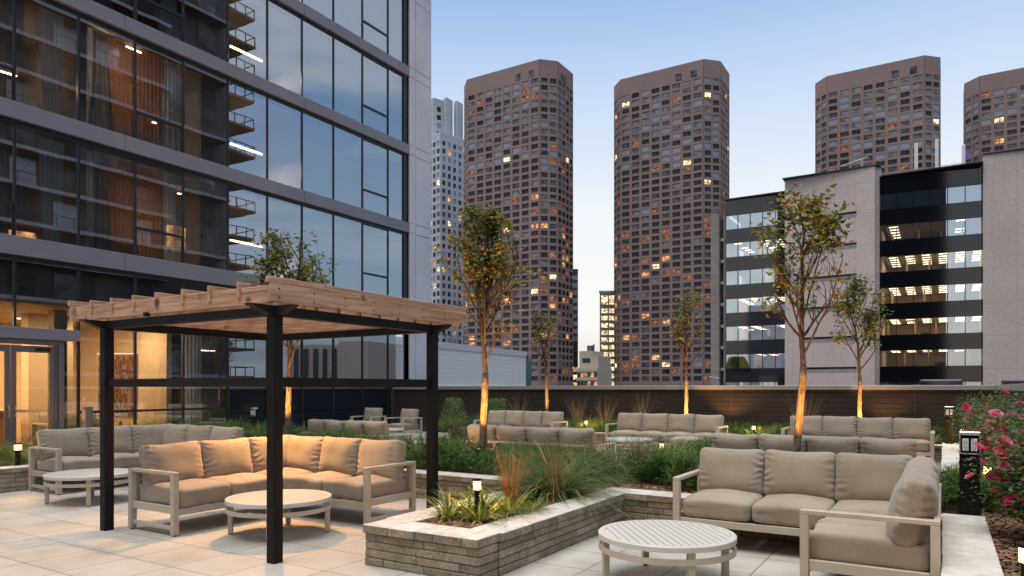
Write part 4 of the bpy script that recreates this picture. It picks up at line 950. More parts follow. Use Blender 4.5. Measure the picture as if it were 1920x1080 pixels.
def round_table(label, loc, rz, rad=.56, h_=.405, la_=0):
    t = thing('round_table', label, 'table', loc, rz, 'round slatted coffee tables')
    b = MB(); b.ring((0,0), rad-.05, rad, h_-.045, h_, 72, bev=.006)
    n = 17; p = 2*(rad-.05)/n
    for i in range(n):
        x0 = -(rad-.05)+i*p+.004; x1 = x0+p-.008; xm = max(abs(x0), abs(x1)); 
        if xm >= rad-.05: xm = rad-.055
        l = math.sqrt(max(0, (rad-.048)**2-min(abs(x0), abs(x1))**2)); l2 = math.sqrt(max(0.0004, (rad-.048)**2-xm**2))
        la, lb = (l2, l) if abs(x0) > abs(x1) else (l, l2)
        b.prism([(x0, -la), (x1, -lb), (x1, lb), (x0, la)], h_-.034, h_-.002)
    b.obj('tabletop', M['tabletop'], t)
    b = MB(); b.ring((0,0), rad-.05, rad-.085, h_-.045, h_-.022, 60); b.obj('under_ring', M['frame'], t)
    MB().ring((0,0), rad-.022, rad-.004, .265, .31, 72).obj('ring_band', M['frame'], t)
    for k in range(4):
        a = PI/4+k*PI/2+la_; m = MB(); m.M = Matrix.Rotation(a, 4, 'Z'); m.box(rad-.068, -.028, .012, rad-.018, .028, h_-.046, bev=.004); lo = m.obj('leg', M['frame'], t)
        g = MB(); g.M = Matrix.Rotation(a, 4, 'Z'); g.cyl((rad-.043, 0), .015, .015, 0, .012, 8); g.obj('foot_glide', M['rubber'], lo)
    return t
round_table('round pale slatted table in the right foreground', (-1.96, 5.62, 0), R(37), la_=R(-42)); round_table('round table inside the pergola, half hidden by the front post', (-6.24, 5.24, 0), R(-59), la_=R(53)); 
round_table('round slatted table in front of the far left sofa', (-10.28, 5.32, 0), R(45), la_=R(-30)); round_table('round table in front of the sofa below the lit patch of parapet', (-6.35, 15.6, 0), R(10)); round_table('round table beside the two lounge chairs', (-14.0, 15.6, 0), R(30))

sofa('lobby_sofa', 'sofa inside the lit lobby, seen through the glass behind the far left sofa', (-20.2, 8.95, 0), 1.9, .86, 3, rz=PI/2)
t = thing('rooftop_duct', 'low grey roof ducts just above the coping at the right end of the parapet', 'roof equipment', (0,0,0))
MB().box(-1.6, 62, 1.2, 1.2, 63.4, 2.25, bev=.1).obj('duct', M['w_mid'], t); MB().box(3.6, 62, 1.2, 6.4, 63.4, 2.2, bev=.1).obj('duct', M['w_mid'], t)
t = thing('roof_antenna', 'small bent aerial in front of the black band at the left of the office', 'antenna', (-21.6, 80, 0)); b = MB(); b.tube([(0, 0, 1.0), (-.7, 0, 2.7), (-.9, 0, 3.2)], .05, 5); b.tube([(-1.3, 0, 2.9), (-.1, 0, 2.7)], .04, 5); b.obj('mast', M['coping'], t)

# ================================================================== LIGHTS AND POSTS IN THE BEDS
PL = []
def path_light(label, loc, h_=.36, e=7, wide=.043):
    PL.append((loc[0], loc[1], loc[0], loc[1]))
    t = thing('path_light', label, 'garden light', loc, 0, 'small glowing path lights in the planting beds')
    MB().cyl((0,0), wide*.6, wide*.6, 0, h_-.105, 16).obj('post', M['steel'], t); MB().cyl((0,0), wide*.85, wide*.85, h_-.105, h_-.02, 20).obj('lens', M['lens'], t)
    MB().cyl((0,0), wide, wide, h_-.02, h_, 20).obj('cap', M['steel'], t); MB().cyl((0,0), wide, wide, h_-.115, h_-.105, 20).obj('collar', M['steel'], t)
    lamp((0, 0, h_-.062), e*7.0, (1, .50, .14), 'POINT', .02, parent=t)
    return t
path_light('path light among yellow-green day lilies at the corner of the front planter', (-3.86, 5.62, .32), .40, 6)
path_light('path light by the wall at the far left edge of the photo', (-12.55, 5.38, .30), .42, 10, .06)
path_light('path light in the grass between the middle and right rear sofas', (-3.98, 11.2, .32), .38, 5)
path_light('path light in front of the parapet, left of the rightmost back-row sofa', (-4.05, 18.1, .33), .34, 7)
path_light('path light in front of the parapet, between the left and middle back-row sofas', (-8.6, 17.95, .33), .36, 7)
path_light('path light in the mulch at the bottom right corner', (.40, 4.95, .31), .40, 1.2)
path_light('path light behind the near outlet post among the roses', (.42, 9.6, .31), .42, 2.5)
path_light('path light beside the far outlet post among the roses', (.34, 18.0, .31), .42, 6)
path_light('path light left of the sofa crossed by the lit trunk', (-7.25, 9.35, .33), .38, 6)
path_light('path light on the bed in front of the lobby windows', (-15.2, 9.6, .31), .42, 6)
UH = .30
LIT = list(PL)
def uplight(label, loc, aim, e, spot=70):
    t = thing('spot_light', label, 'spotlight', loc, 0, 'ground spotlights aimed at the trees'); d = Vector(aim)-Vector(loc)-Vector((0, 0, UH)); LIT.append((loc[0], loc[1], aim[0], aim[1])); q = d.to_track_quat('-Z', 'Y')
    b = MB(); b.M = Matrix.Translation((0, 0, UH)) @ q.to_matrix().to_4x4(); b.cyl((0,0), .035, .028, -.02, .09, 14); b.obj('housing', M['steel'], t)
    MB().cyl((0,0), .008, .008, 0, UH-.03, 6).obj('stake', M['steel'], t)
    b = MB(); b.M = Matrix.Translation((0, 0, UH)) @ q.to_matrix().to_4x4(); b.cyl((0,0), .030, .030, -.024, -.021, 14); b.obj('lens', M['lens'], t)
    l = lamp((0, 0, UH), e*4.2, (1, .47, .13), 'SPOT', .02, spot=spot, blend=.7, parent=t); l.rotation_mode = 'QUATERNION'; l.rotation_quaternion = q; l.location = Vector((0, 0, UH))+d.normalized()*.035
def outlet_post(label, loc, w_=.085, h_=.82, rz=0):
    t = thing('outlet_post', label, 'outlet post', loc, rz, 'black posts carrying power outlets'); MB().box(-w_, -w_, 0, w_, w_, h_-.24, bev=.004).obj('post', M['steel'], t)
    MB().box(-w_-.004, -w_-.004, h_*.42, w_+.004, w_+.004, h_*.425).obj('seam', M['mull'], t)
    bx = MB().box(-w_, -w_*.72, h_-.24, w_, w_, h_, bev=.004).obj('socket_box', M['steel'], t)
    c = MB(); c.box(-w_-.004, -w_-.012, h_-.02, w_+.004, w_*.4, h_+.012, bev=.006).box(-w_-.002, -w_-.012, h_-.20, -w_+.006, -w_*.6, h_-.02).box(w_-.006, -w_-.012, h_-.20, w_+.002, -w_*.6, h_-.02).box(-w_, -w_-.012, h_-.205, w_, -w_*.6, h_-.195)
    c.obj('cover', M['chrome'], bx)
    for sx in (-1, 1):
        o = MB().box(sx*.036-.026, -w_-.012, h_-.175, sx*.036+.026, -w_*.7, h_-.055, bev=.003).obj('socket', M['white'], bx)
    s = MB()
    for sx in (-1, 1):
        for z in (h_-.142, h_-.088):
            s.box(sx*.036-.013, -w_-.0135, z-.010, sx*.036-.009, -w_-.0118, z+.012); s.box(sx*.036+.009, -w_-.0135, z-.010, sx*.036+.013, -w_-.0118, z+.010); s.box(sx*.036-.004, -w_-.0135, z-.024, sx*.036+.004, -w_-.0118, z-.016)
    s.obj('socket_slots', M['mull'], bx)
    s = MB(); s.M = Matrix.Translation((0, -w_-.001, h_*.62)) @ Matrix.Rotation(PI/2, 4, 'X'); s.cyl((0,0), .007, .007, 0, .004, 10); s.obj('screw', M['chrome'], t)
outlet_post('black outlet post with two white sockets beside the right foreground sofa', (.215, 8.26, .34)); outlet_post('distant black outlet post at the right end of the back row, left of the roses', (.10, 18.35, .36))
outlet_post('black outlet post in the junipers behind the front pergola post', (-15.1, 11.9, .30), .07, .78)
t = thing('door_call_post', 'grey metal post with a push plate between the lobby door and the far left sofa', 'post', (-12.95, 6.65, 0)); MB().box(-.07, -.06, 0, .07, .06, 1.27, bev=.005).obj('post', M['doorframe'], t)
MB().box(-.05, -.07, 1.02, .05, -.061, 1.22, bev=.004).obj('plate', M['chrome'], t)

# ================================================================== PLANTS
def up_frame(d):
    a = d.cross(Vector((0, 0, 1))); a = a.normalized() if a.length > 1e-3 else Vector((1, 0, 0)); return a, d.cross(a)
def tree(label, base, H, fork, pts_lean, rtrunk, crown_r, nleaf, seed, leafmix=(6, 3, 1), lsize=.065, nb=13, prof=(.5, 1.5, .25), spread=.6, top_bias=0.0, group=None):
    """trunk rises from base to fork; limbs sweep up to fill an upright, uneven crown"""
    t = thing('young_tree', label, 'tree', base, 0, group); rr = random.Random(seed)
    tr = MB(); f = Vector(pts_lean); steps = 9; P = []
    for i in range(steps+1):
        u = i/steps; P.append(Vector((f.x*u+.018*noise.noise(Vector((u*3, seed, 0))), f.y*u+.018*noise.noise(Vector((u*3, 0, seed))), fork*u)))
    tr.tube(P, [rtrunk*(1.18-.30*i/steps) for i in range(steps+1)], 12)
    o = tr.obj('trunk', M['bark'], t, smooth=True)
    lb = MB(); ends = []
    def env(z):
        u = (z-fork)/(H-fork)
        if u < 0 or u > 1: return 0 if u > 1 else .12
        return crown_r*(prof[0]*(1-u)**2+2*prof[1]*u*(1-u)+prof[2]*u*u)+.06
    def limb(p, d, l, r, lev):
        n = 6; q = [p.copy()]; c = p.copy(); dd = d.copy(); rs = [r]
        for i in range(n):
            dd = (dd + Vector((rr.uniform(-.2, .2), rr.uniform(-.2, .2), .12 if lev < 2 else rr.uniform(-.05, .15)))).normalized(); c2 = c+dd*l/n
            rad = math.hypot(c2.x-top0.x, c2.y-top0.y)
            if c2.z > H or rad > env(c2.z)*(1+.9*noise.noise(Vector((c2.x*1.6+seed, c2.y*1.6, c2.z*1.5))))*rr.uniform(.85, 1.2):
                if lev == 0: dd = Vector((0, 0, 1)); c2 = c+dd*l/n
                if c2.z > H: break
                if lev > 0:
                    dd = Vector((-(c2.x-top0.x)*.2, -(c2.y-top0.y)*.2, 1)).normalized(); c2 = c+dd*l/n*.6
                    if math.hypot(c2.x-top0.x, c2.y-top0.y) > env(c2.z)*1.35: break
            c = c2; q.append(c.copy()); rs.append(r*(1-.72*(i+1)/n))
            if lev < 3 and (i >= 1 or lev == 0):
                for _k in range(2 if lev < 2 else 1):
                    if rr.random() < .72:
                        a = rr.uniform(0, 2*PI); s_, w_2 = up_frame(dd); side = (s_*math.cos(a)+w_2*math.sin(a)); nd = (dd*.7+side*.8+Vector((0, 0, .25))).normalized(); limb(c.copy(), nd, l*rr.uniform(.34, .55), rs[-1]*.62, lev+1)
            if lev >= 1: ends.append((c.copy(), dd.copy(), lev))
        if len(q) > 1: lb.tube(q, rs, 6 if lev < 2 else 3)
    top0 = P[-1]; leader = H-fork
    limb(top0, Vector((f.x*.1, f.y*.1, 1)).normalized(), leader*.97, rtrunk*.80, 0)
    for k in range(nb):
        u = k/nb; z0 = fork+leader*(.06+.66*u); a = k*2.4+rr.uniform(-.4, .4)
        d = Vector((math.cos(a)*spread, math.sin(a)*spread, rr.uniform(.8, 1.3))).normalized(); p = top0+Vector((0, 0, z0-fork))
        limb(p, d, leader*rr.uniform(.42, .62)*(1-.5*u), rtrunk*.40*(1-.5*u), 1)
    lb.obj('branches', M['twig'], t, smooth=True)
    lf = MB(); mats = [M['leaf_g'], M['leaf_o'], M['leaf_r'], M['leaf_y']]; ends = [e for e in ends if e[0].z < H]
    w_ = []
    for p, d, lev in ends:
        u = (p.z-fork)/(H-fork); dens = .45+1.5*noise.noise(p*2.6+Vector((seed, 0, 0)))
        w_.append(max(.02, (1 if lev > 1 else .5)*max(.03, dens)*(1+top_bias*(u-.5)*2)))
    if not ends: return t
    for p, d, lev in rr.choices(ends, w_, k=nleaf):
        c = p+Vector((rr.gauss(0, .05), rr.gauss(0, .05), rr.gauss(0, .05))); s = lsize*rr.uniform(.65, 1.25)
        a = rr.uniform(0, 2*PI); ld = Vector((math.cos(a), math.sin(a), rr.uniform(-1.1, .35))).normalized(); sd2 = ld.cross(Vector((rr.uniform(-1, 1), rr.uniform(-1, 1), 1.2))).normalized(); nn = ld.cross(sd2)
        mi = rr.choices([0, 1, 2, 3], list(leafmix)+([leafmix[1]*.5] if len(leafmix) == 3 else []))[0]
        A = lf.vert(c); B = lf.vert(c+ld*s*.45+sd2*s*.30+nn*s*.10); D_ = lf.vert(c+ld*s*.45-sd2*s*.30+nn*s*.10); E_ = lf.vert(c+ld*s-nn*s*.12); F = lf.vert(c+ld*s*.5)
        lf.face([A, B, E_, F], mi); lf.face([A, F, E_, D_], mi)
    lf.obj('crown', mats, t)
    return t
GT = 'young trees in raised beds'
tree('tall upright young tree with a warmly lit trunk, right of the pergola', (-6.50, 9.62, .33), 4.30, 1.50, (.06, 0, 0), .060, .64, 2300, 3, (4, 6, 2, 3), .10, 11, (.9, 1.5, .2), .65, -.25, group=GT)
tree('leaning young tree with a bright orange-lit trunk behind the right foreground sofa', (-1.63, 9.5, .33), 3.75, 1.55, (.11, .02, 0), .046, .60, 1000, 8, (5, 6, 2.4), .10, 9, (.3, 1.4, .6), .6, .95, group=GT)
tree('bushy young tree rising behind the pergola roof against the glass facade', (-11.22, 9.62, .33), 4.40, 1.5, (.05, 0, 0), .058, .74, 2900, 12, (8, 3, .4, 1), .10, 11, (.6, 1.4, .6), .7, -.2, group=GT)
tree('thin sparse young tree by the parapet, leftmost of the far trees', (-10.12, 18.45, .33), 3.7, 1.65, (-.03, 0, 0), .05, .50, 420, 21, (5, 3, 1), .10, 9, group=GT)
tree('airy half-bare young tree by the parapet, in front of the middle tower', (-5.88, 18.45, .33), 3.9, 1.6, (0, 0, 0), .05, .78, 480, 30, (5, 3, .8), .11, 10, (.4, 1.5, .6), .7, .6, group=GT)
tree('rounded leafy young tree by the parapet, right of the leaning tree', (-1.70, 18.45, .33), 3.9, 1.55, (.0, 0, 0), .048, .66, 1350, 41, (6, 3, .8), .11, 10, (.6, 1.5, .4), .7, group=GT)
for lab, l, aim, e, sp in (('ground spot at the foot of the tall tree right of the pergola', (-6.12, 8.95, .33), (-6.45, 9.62, 2.3), 130, 88),
    ('ground spot hidden behind the right foreground sofa, lighting the leaning tree', (-1.38, 8.80, .33), (-1.54, 9.52, 2.2), 100, 80),
    ('ground spot lighting the trunk behind the pergola', (-10.75, 9.0, .33), (-11.2, 9.62, 2.3), 120, 80),
    ('ground spot at the parapet lighting the sparse left tree', (-9.85, 17.9, .33), (-10.12, 18.45, 2.0), 60, 75),
    ('ground spot at the parapet behind the middle back-row sofa', (-5.70, 17.92, .33), (-5.84, 18.5, 2.0), 120, 104),
    ('ground spot at the parapet behind the rightmost back-row sofa', (-1.52, 17.92, .33), (-1.66, 18.5, 2.0), 95, 104),
    ('small wall spot washing the parapet right of the half-bare far tree', (-5.35, 19.3, .33), (-5.1, 20.23, 1.85), 14, 95),
    ('small wall spot washing the parapet beside the rounded far tree', (-1.35, 19.3, .33), (-1.2, 20.23, 1.85), 9, 95),
    ('ground spot glaring among the juniper left of the planter', (-7.35, 8.75, .33), (-7.3, 9.3, 1.2), 20, 90)):
    uplight(lab, l, aim, e, sp)

def blade(b, p, a, tilt, l, w_, droop, mi, n=4, tw=0):
    d = Vector((math.cos(a)*math.sin(tilt), math.sin(a)*math.sin(tilt), math.cos(tilt))); s = Vector((-math.sin(a), math.cos(a), 0)); s = (s*math.cos(tw)+Vector((math.cos(a), math.sin(a), 0))*math.sin(tw))
    c = Vector(p); L0 = b.vert(c-s*w_/2); R0 = b.vert(c+s*w_/2)
    for i in range(1, n+1):
        u = i/n; d = (d+Vector((math.cos(a)*droop*.35, math.sin(a)*droop*.35, -droop*u))).normalized(); c = c+d*l/n; ww = w_*(1-u**2.2)*.5+.0006
        if i < n: L1 = b.vert(c-s*ww); R1 = b.vert(c+s*ww); b.face([L0, R0, R1, L1], mi); L0, R0 = L1, R1
        else: E_ = b.vert(c); b.face([L0, R0, E_], mi)
def grass_mesh(seed, n, l, w_, droop, rad, mats, mix, tilt=(.05, .9), seg=5):
    rr = random.Random(seed); b = MB()
    for _ in range(n):
        a = rr.uniform(0, 2*PI); r = rad*math.sqrt(rr.random()); aa = a+rr.uniform(-.5, .5)
        blade(b, (r*math.cos(a), r*math.sin(a), 0), aa, rr.uniform(*tilt), l*rr.uniform(.55, 1.1), w_*rr.uniform(.7, 1.3), droop*rr.uniform(.5, 1.4), rr.choices(range(len(mats)), mix)[0], seg, rr.uniform(-.8, .8))
    return b.mesh('ornamental_grass', mats)
GM = [M['grass_g'], M['grass_p'], M['leaf_g']]
FOUNT = [grass_mesh(s, 760, .86, .0068, .50, .10, GM, (7, 1.2, 2), (.05, 1.15)) for s in (1, 2, 3)]
RED = [grass_mesh(s, 150, .78, .0040, .09, .05, [M['grass_r'], M['grass_p'], M['grass_g']], (6, 2, 2.2), (.02, .30)) for s in (4, 5)]
LILY = [grass_mesh(s, 60, .52, .018, .42, .05, [M['lily'], M['leaf_y'], M['grass_g']], (5, 2, 3), (.1, .9), 6) for s in (6, 7, 8)]
TALL = [grass_mesh(s, 90, 1.15, .004, .10, .07, [M['grass_p'], M['grass_r']], (5, 1), (.02, .35)) for s in (9,)]
def clump(name, mesh, label, cat, loc, s=1, rz=0, group=None, sz=1):
    o = link(name, mesh, None, loc, (0, 0, rz)); o.scale = (s, s, s*sz); return tag(o, label, cat, group)
gg = 'clumps of ornamental grass'
for i, (x, y, s, lab) in enumerate([(-3.88, 7.2, 1.35, 'big arching green grass clump in the front planter, spilling towards its right wall'), (-4.25, 8.6, 1.3, 'arching green grass clump behind the big one at the end of the front planter'),
    (-4.15, 9.6, 1.35, 'arching grass clump with pale tips left of the middle path light'), (-3.45, 9.9, 1.3, 'arching grass clump just left of the middle path light between the rear sofas'), (-4.75, 8.15, .7, 'smaller grass clump against the left wall of the front planter'),
    (-3.6, 12.6, .95, 'grass clump in the middle planter behind the path light'), (-7.9, 18.9, 1.1, 'grass clump at the parapet left of the middle back-row sofa'), (-8.3, 18.4, 1.0, 'grass clump at the parapet beside the left back-row path light'), (-8.9, 18.9, 1.0, 'grass clump at the parapet right of the left back-row sofa'),
    (-12.4, 18.3, 1.05, 'grass clump at the parapet left of the leftmost back-row sofa'), (-12.9, 17.4, 1.1, 'dense grass clump between the lounge chairs and the back row'), (-3.6, 18.5, .9, 'grass clump by the parapet path light left of the rightmost back-row sofa'),
    (-13.1, 5.9, 1.0, 'arching grass clump lit yellow by the far left path light'), (-13.4, 5.0, 1.0, 'dark grass clump at the left edge of the photo'), (-13.6, 6.9, .9, 'grass clump in front of the lobby door frame'), (-14.4, 5.9, 1.0, 'grass clump in front of the lobby door')]):
    clump('grass_clump', FOUNT[i % 3], lab, 'grass', (x, y, .31), s, i*1.3, gg, .80)
for i, (x, y, s, lab) in enumerate([(-3.92, 6.35, 1.0, 'upright rust-red grass clump, left one of the pair in the front planter'), (-3.70, 6.95, 1.0, 'upright rust-red grass clump, right one of the pair in the front planter'), (-4.22, 9.15, 1.0, 'rusty dry grass clump in front of the rear bays'),
    (-3.75, 9.55, .9, 'rusty grass clump in the bed left of the middle path light'), (-3.15, 18.7, .8, 'straw-coloured grass clump at the parapet left of the rightmost back-row sofa')]):
    clump('red_grass', RED[i % 2], lab, 'grass', (x, y, .31), s, i*1.1, 'upright rust-coloured grasses')
for i, (x, y, lab) in enumerate([(-8.35, 18.7, 'tall straw grass plumes left of the middle back-row sofa'), (-9.3, 18.8, 'tall thin straw plumes in front of the parapet, right of the left back-row sofa'), (-11.4, 18.9, 'tall thin straw plumes behind the tall lit tree'), (-7.3, 18.9, 'tall straw plumes leaning at the left arm of the middle back-row sofa'), (-3.0, 18.9, 'faint tall plumes at the parapet left of the rightmost sofa')]):
    clump('tall_grass', TALL[0], lab, 'grass', (x, y, .31), 1.0+.05*i, i*1.7, 'tall feathery grasses at the parapet')
for i, (x, y, s, lab) in enumerate([(-4.05, 5.42, 1.0, 'day lily clump nearest the left corner of the front planter'), (-3.72, 5.45, 1.05, 'day lily clump directly below the path light in the front planter'), (-3.62, 5.85, 1.0, 'yellow-lit day lily clump right of the path light in the front planter'), (-3.95, 5.85, 1.05, 'day lily clump behind the path light in the front planter'),
    (-4.05, 5.75, .9, 'day lily clump left of the path light in the front planter'), (-3.55, 6.15, .7, 'small day lily clump beside the rust-red grass'), (-12.7, 5.55, .9, 'day lily clump glowing beside the far left path light'), (-8.45, 18.05, .8, 'small yellow-lit lily below the left back-row path light'), (-3.95, 18.0, .8, 'small yellow-lit lily below the right back-row path light'),
    (-7.2, 9.2, 1.0, 'yellow-lit lily beside the juniper behind the right pergola post'), (-7.6, 9.5, .9, 'small yellow-lit lily left of the tall lit tree'), (-3.9, 11.0, .7, 'small lit lily under the middle path light'), (.62, 5.6, .6, 'small yellow-leaved plant at the foot of the roses in the bottom right')]):
    clump('day_lily', LILY[i % 3], lab, 'plant', (x, y, .32), s, i*2.1, 'day lilies in the planting beds')

# juniper: ground-covering masses of feathery sprays
def juniper(x0, x1, y0, y1, n, seed, label, hmax=.46, base=.31, skip=None, spray=.19):
    rr = random.Random(seed); b = MB()
    for _ in range(n):
        x = rr.uniform(x0, x1); y = rr.uniform(y0, y1); q = Vector((x*1.1+seed, y*1.1, 0)); m = noise.noise(q)*.5+.5; m2 = noise.noise(q*2.7)*.5+.5
        if skip and skip(x, y): continue
        near = 9
        for lx, ly, ax, ay in LIT:
            near = min(near, math.hypot(x-lx, y-ly), math.hypot(x-(lx+ax)/2, y-(ly+ay)/2))
        if near < .13: continue
        hz = hmax*(.18+.95*m*.8+.35*m2)
        e = min(x-x0, x1-x, y-y0, y1-y); hz *= min(1, .45+e*2.2)
        if near < .34: hz = min(hz, .17)
        z = base+hz*rr.random()**.45
        a = rr.uniform(0, 2*PI); el = rr.uniform(.15, 1.15); d = Vector((math.cos(a)*math.cos(el), math.sin(a)*math.cos(el), math.sin(el))); s, w = up_frame(d)
        l = spray*rr.uniform(.6, 1.3); c = Vector((x, y, z)); mi = 1 if z-base > hz*.86 and rr.random() < .6 else 0
        for k in range(9):
            u = k/9; p = c+d*l*u+Vector((0, 0, -.03*u*u)); th = rr.uniform(0, 2*PI); nd = (d*.8+(s*math.cos(th)+w*math.sin(th))*.75).normalized(); ll = l*.36*(1-.5*u); sv = nd.cross(Vector((rr.random(), rr.random(), rr.random()))).normalized()*.0062
            b.face([b.vert(p-sv), b.vert(p+sv), b.vert(p+nd*ll)], mi)
        sv = s*.003; b.face([b.vert(c-sv), b.vert(c+sv), b.vert(c+d*l*1.15)], mi)
    return tag(b.obj('juniper_ground_cover', [M['juniper'], M['juniper2']]), label, 'ground cover', kind='stuff')
juniper(-3.5, .0, 8.3, 9.75, 7500, 1, 'dense green juniper behind the right foreground sofa', skip=lambda x, y: x < -2.9 and y < 8.6)
juniper(-12.3, -4.6, 8.3, 9.75, 13500, 2, 'long bank of dark green juniper behind the pergola and along the rear walls', hmax=.46)
juniper(-17.4, -12.7, 7.6, 12.4, 5200, 3, 'juniper and low shrubs along the foot of the glass facade', hmax=.36, spray=.24)
juniper(-13.1, -.1, 17.8, 20.0, 9000, 4, 'low juniper and grass along the foot of the parapet', hmax=.30, spray=.22)
juniper(-4.2, -3.35, 10.2, 14.0, 2600, 5, 'low juniper in the middle planter between the rear sofas', hmax=.30)
juniper(-.05, .42, 8.65, 10.5, 1700, 6, 'juniper spilling over the right wall beside the near outlet post', hmax=.42)
juniper(-.6, .15, 18.6, 20.0, 700, 7, 'dark juniper patch left of the far outlet post', hmax=.4)
# loose mulch chips where the camera is close
def chips(x0, x1, y0, y1, n, z, seed, label):
    rr = random.Random(seed); b = MB()
    for _ in range(n):
        x = rr.uniform(x0, x1); y = rr.uniform(y0, y1); l = rr.uniform(.010, .030); w_ = rr.uniform(.005, .013); a = rr.uniform(0, PI); t_ = rr.uniform(-.5, .5); zz = z+rr.uniform(-.004, .016)
        u = Vector((math.cos(a), math.sin(a), t_*.6)); v = Vector((-math.sin(a), math.cos(a), rr.uniform(-.4, .4))); c = Vector((x, y, zz))
        b.face([b.vert(c-u*l-v*w_), b.vert(c+u*l-v*w_*.8), b.vert(c+u*l*.9+v*w_), b.vert(c-u*l*.8+v*w_*.9)])
    return tag(b.obj('bark_mulch', M['chip']), label, 'mulch', kind='stuff')
chips(-4.17, -3.52, 5.03, 8.3, 9000, .34, 1, 'reddish bark chips in the front planter'); chips(.33, 1.04, 3.4, 9, 9000, .325, 2, 'dark bark chips under the roses'); chips(-3.5, -1.8, 8.06, 8.7, 2500, .34, 3, 'bark chips at the inner corner behind the right foreground sofa')

# roses
def rose_bush(label, loc, rx, ry, h_, nleaf, nfl, seed, fsize=.05):
    t = thing('rose_bush', label, 'rose bush', loc, 0, 'pink-flowering rose bushes along the right edge'); rr = random.Random(seed); b = MB(); st = MB(); tips = []
    for k in range(26):
        a = rr.uniform(0, 2*PI); d = Vector((math.cos(a)*rx*rr.uniform(.2, 1), math.sin(a)*ry*rr.uniform(.2, 1), h_*rr.uniform(.55, 1.05))); p = Vector((d.x*.15, d.y*.15, 0)); q = [p+(d-p)*u+Vector((noise.noise(Vector((u*2, k, 0)))*.10, noise.noise(Vector((u*2, 0, k)))*.10, .08*math.sin(u*PI))) for u in (0, .25, .5, .75, 1)]
        st.tube(q, [.007, .006, .005, .004, .0025], 4); tips += q[2:]
    st.obj('stems', M['roseleaf2'], t)
    for _ in range(nleaf):
        p = rr.choice(tips)+Vector((rr.gauss(0, .12), rr.gauss(0, .15), rr.gauss(0, .12)))
        if p.z < .05: continue
        s = .042*rr.uniform(.6, 1.3); a = rr.uniform(0, 2*PI); ld = Vector((math.cos(a), math.sin(a), rr.uniform(-.6, .6))).normalized(); sd2 = ld.cross(Vector((rr.uniform(-1, 1), rr.uniform(-1, 1), 1))).normalized()
        b.face([b.vert(p), b.vert(p+ld*s*.5+sd2*s*.32), b.vert(p+ld*s), b.vert(p+ld*s*.5-sd2*s*.32)], 0 if rr.random() < .86 else 1)
    b.obj('foliage', [M['roseleaf'], M['roseleaf2']], t)
    for k in range(int(nfl*1.5)):
        q = rr.choice(tips); p = Vector((q.x*1.1-.16*rr.random(), q.y*1.05-.16*rr.random(), q.z*rr.uniform(.75, 1.12)+.07))
        o = link('flower', ROSES[rr.randrange(3)], t, p); s = fsize/.034*rr.uniform(.7, 1.2); o.scale = (s, s, s); o.rotation_euler = (rr.uniform(.1, 1.2), 0, rr.uniform(0, 6.3))
    return t
def rose_mesh(seed, m):
    rr = random.Random(seed); b = MB()
    for ring_, (n, tilt, l) in enumerate(((7, 1.15, .034), (6, .75, .030), (5, .35, .024))):
        for k in range(n):
            a = 2*PI*k/n+ring_*.5+rr.uniform(-.2, .2); d = Vector((math.cos(a)*math.sin(tilt), math.sin(a)*math.sin(tilt), math.cos(tilt))); s = Vector((-math.sin(a), math.cos(a), 0)); w_ = l*.55; c = Vector((0, 0, .0))
            p0, p1, p2, p3, p4 = b.vert(c-s*w_*.2), b.vert(c+s*w_*.2), b.vert(c+d*l*.7+s*w_), b.vert(c+d*l*1.05+Vector((0,0,-.004))), b.vert(c+d*l*.7-s*w_)
            b.face([p0, p1, p2, p3, p4])
    return b.mesh('flower', m)
ROSES = [rose_mesh(1, M['rose']), rose_mesh(2, M['rose']), rose_mesh(3, M['rose2'])]
rose_bush('nearest rose bush at the bottom right with a few pink blooms over bare mulch', (.86, 5.9, .31), .22, .5, .42, 1500, 8, 1)
rose_bush('rose bush beside the near outlet post with large pink blooms in front of it', (.72, 7.3, .31), .36, .55, .70, 6500, 22, 2, .07)
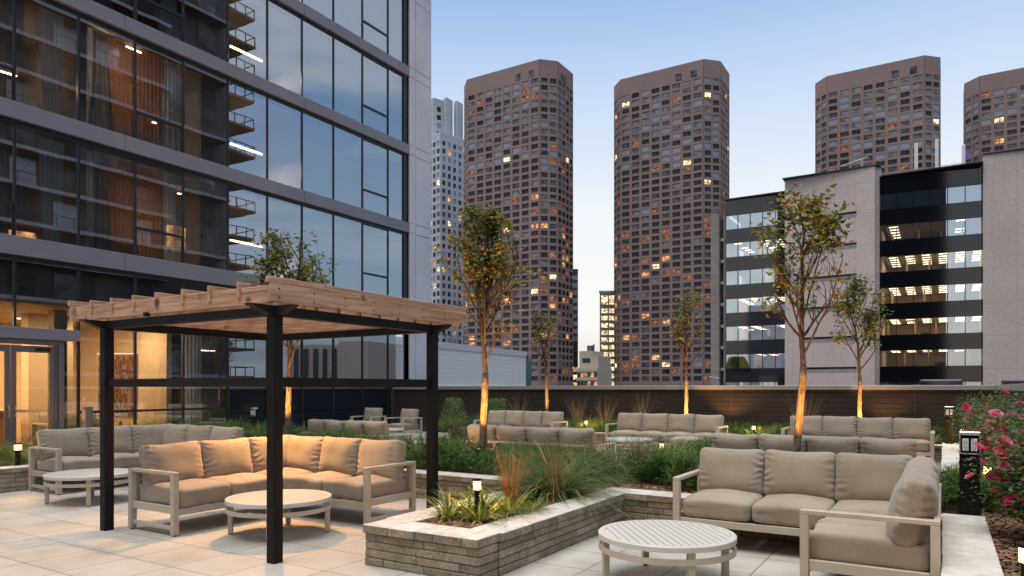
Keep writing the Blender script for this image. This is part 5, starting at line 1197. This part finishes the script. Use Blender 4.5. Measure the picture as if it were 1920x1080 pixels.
rose_bush('rose bush filling the right edge above the near outlet post, topped by a magenta spray', (.80, 8.9, .31), .34, .8, .88, 8000, 34, 3, .07)
rose_bush('tall rose bush behind the near outlet post, reaching the parapet coping', (.70, 11.0, .31), .40, .9, 1.02, 8000, 34, 4, .075)
rose_bush('rose bush in the middle distance of the right bed', (.68, 13.4, .31), .42, 1.0, 1.0, 6000, 30, 5, .08)
rose_bush('farthest rose bush, next to the far outlet post', (.66, 16.2, .31), .42, 1.2, .95, 5000, 22, 6, .08)
def shrub(label, loc, r_, h_, n, seed, m, ls=.03):
    rr = random.Random(seed); b = MB()
    for _ in range(n):
        a = rr.uniform(0, 2*PI); u = rr.random(); rr_ = r_*math.sqrt(rr.random())*(1-.5*u); c = Vector((rr_*math.cos(a), rr_*math.sin(a), h_*u+.05*noise.noise(Vector((a*2, u*4, seed))))); s = ls*rr.uniform(.6, 1.4); d = Vector((rr.uniform(-1, 1), rr.uniform(-1, 1), rr.uniform(-.2, 1.2))).normalized(); q = d.cross(Vector((rr.uniform(-1, 1), rr.uniform(-1, 1), .5))).normalized()*s*.22
        b.face([b.vert(c), b.vert(c+d*s*.5+q), b.vert(c+d*s), b.vert(c+d*s*.5-q)], 0 if rr.random() < .8 else 1)
    t = thing('shrub', label, 'shrub', loc); b.obj('foliage', m, t)
    sm = MB()
    for k in range(7): a = k*.9; sm.tube([(0, 0, 0), (r_*.3*math.cos(a), r_*.3*math.sin(a), h_*.45), (r_*.5*math.cos(a+.2), r_*.5*math.sin(a+.2), h_*.85)], [.008, .006, .003], 4)
    sm.obj('stems', M['twig'], t)
shrub('loose grey-green shrub in front of the parapet, behind the right pergola post', (-13.7, 18.6, .3), .55, .95, 2200, 1, [M['juniper2'], M['leaf_g']], .05)
shrub('loose grey-green shrub at the parapet, left of the tall lit tree', (-12.2, 18.9, .3), .55, .95, 2200, 2, [M['juniper2'], M['leaf_g']], .05)
# rooftop evergreen behind the clad hall
shrub('dark evergreen mass on the roof of the white clad building', (-34.5, 34, 5.0), 3.2, 3.4, 9000, 3, [M['juniper'], M['leaf_g']], .30)
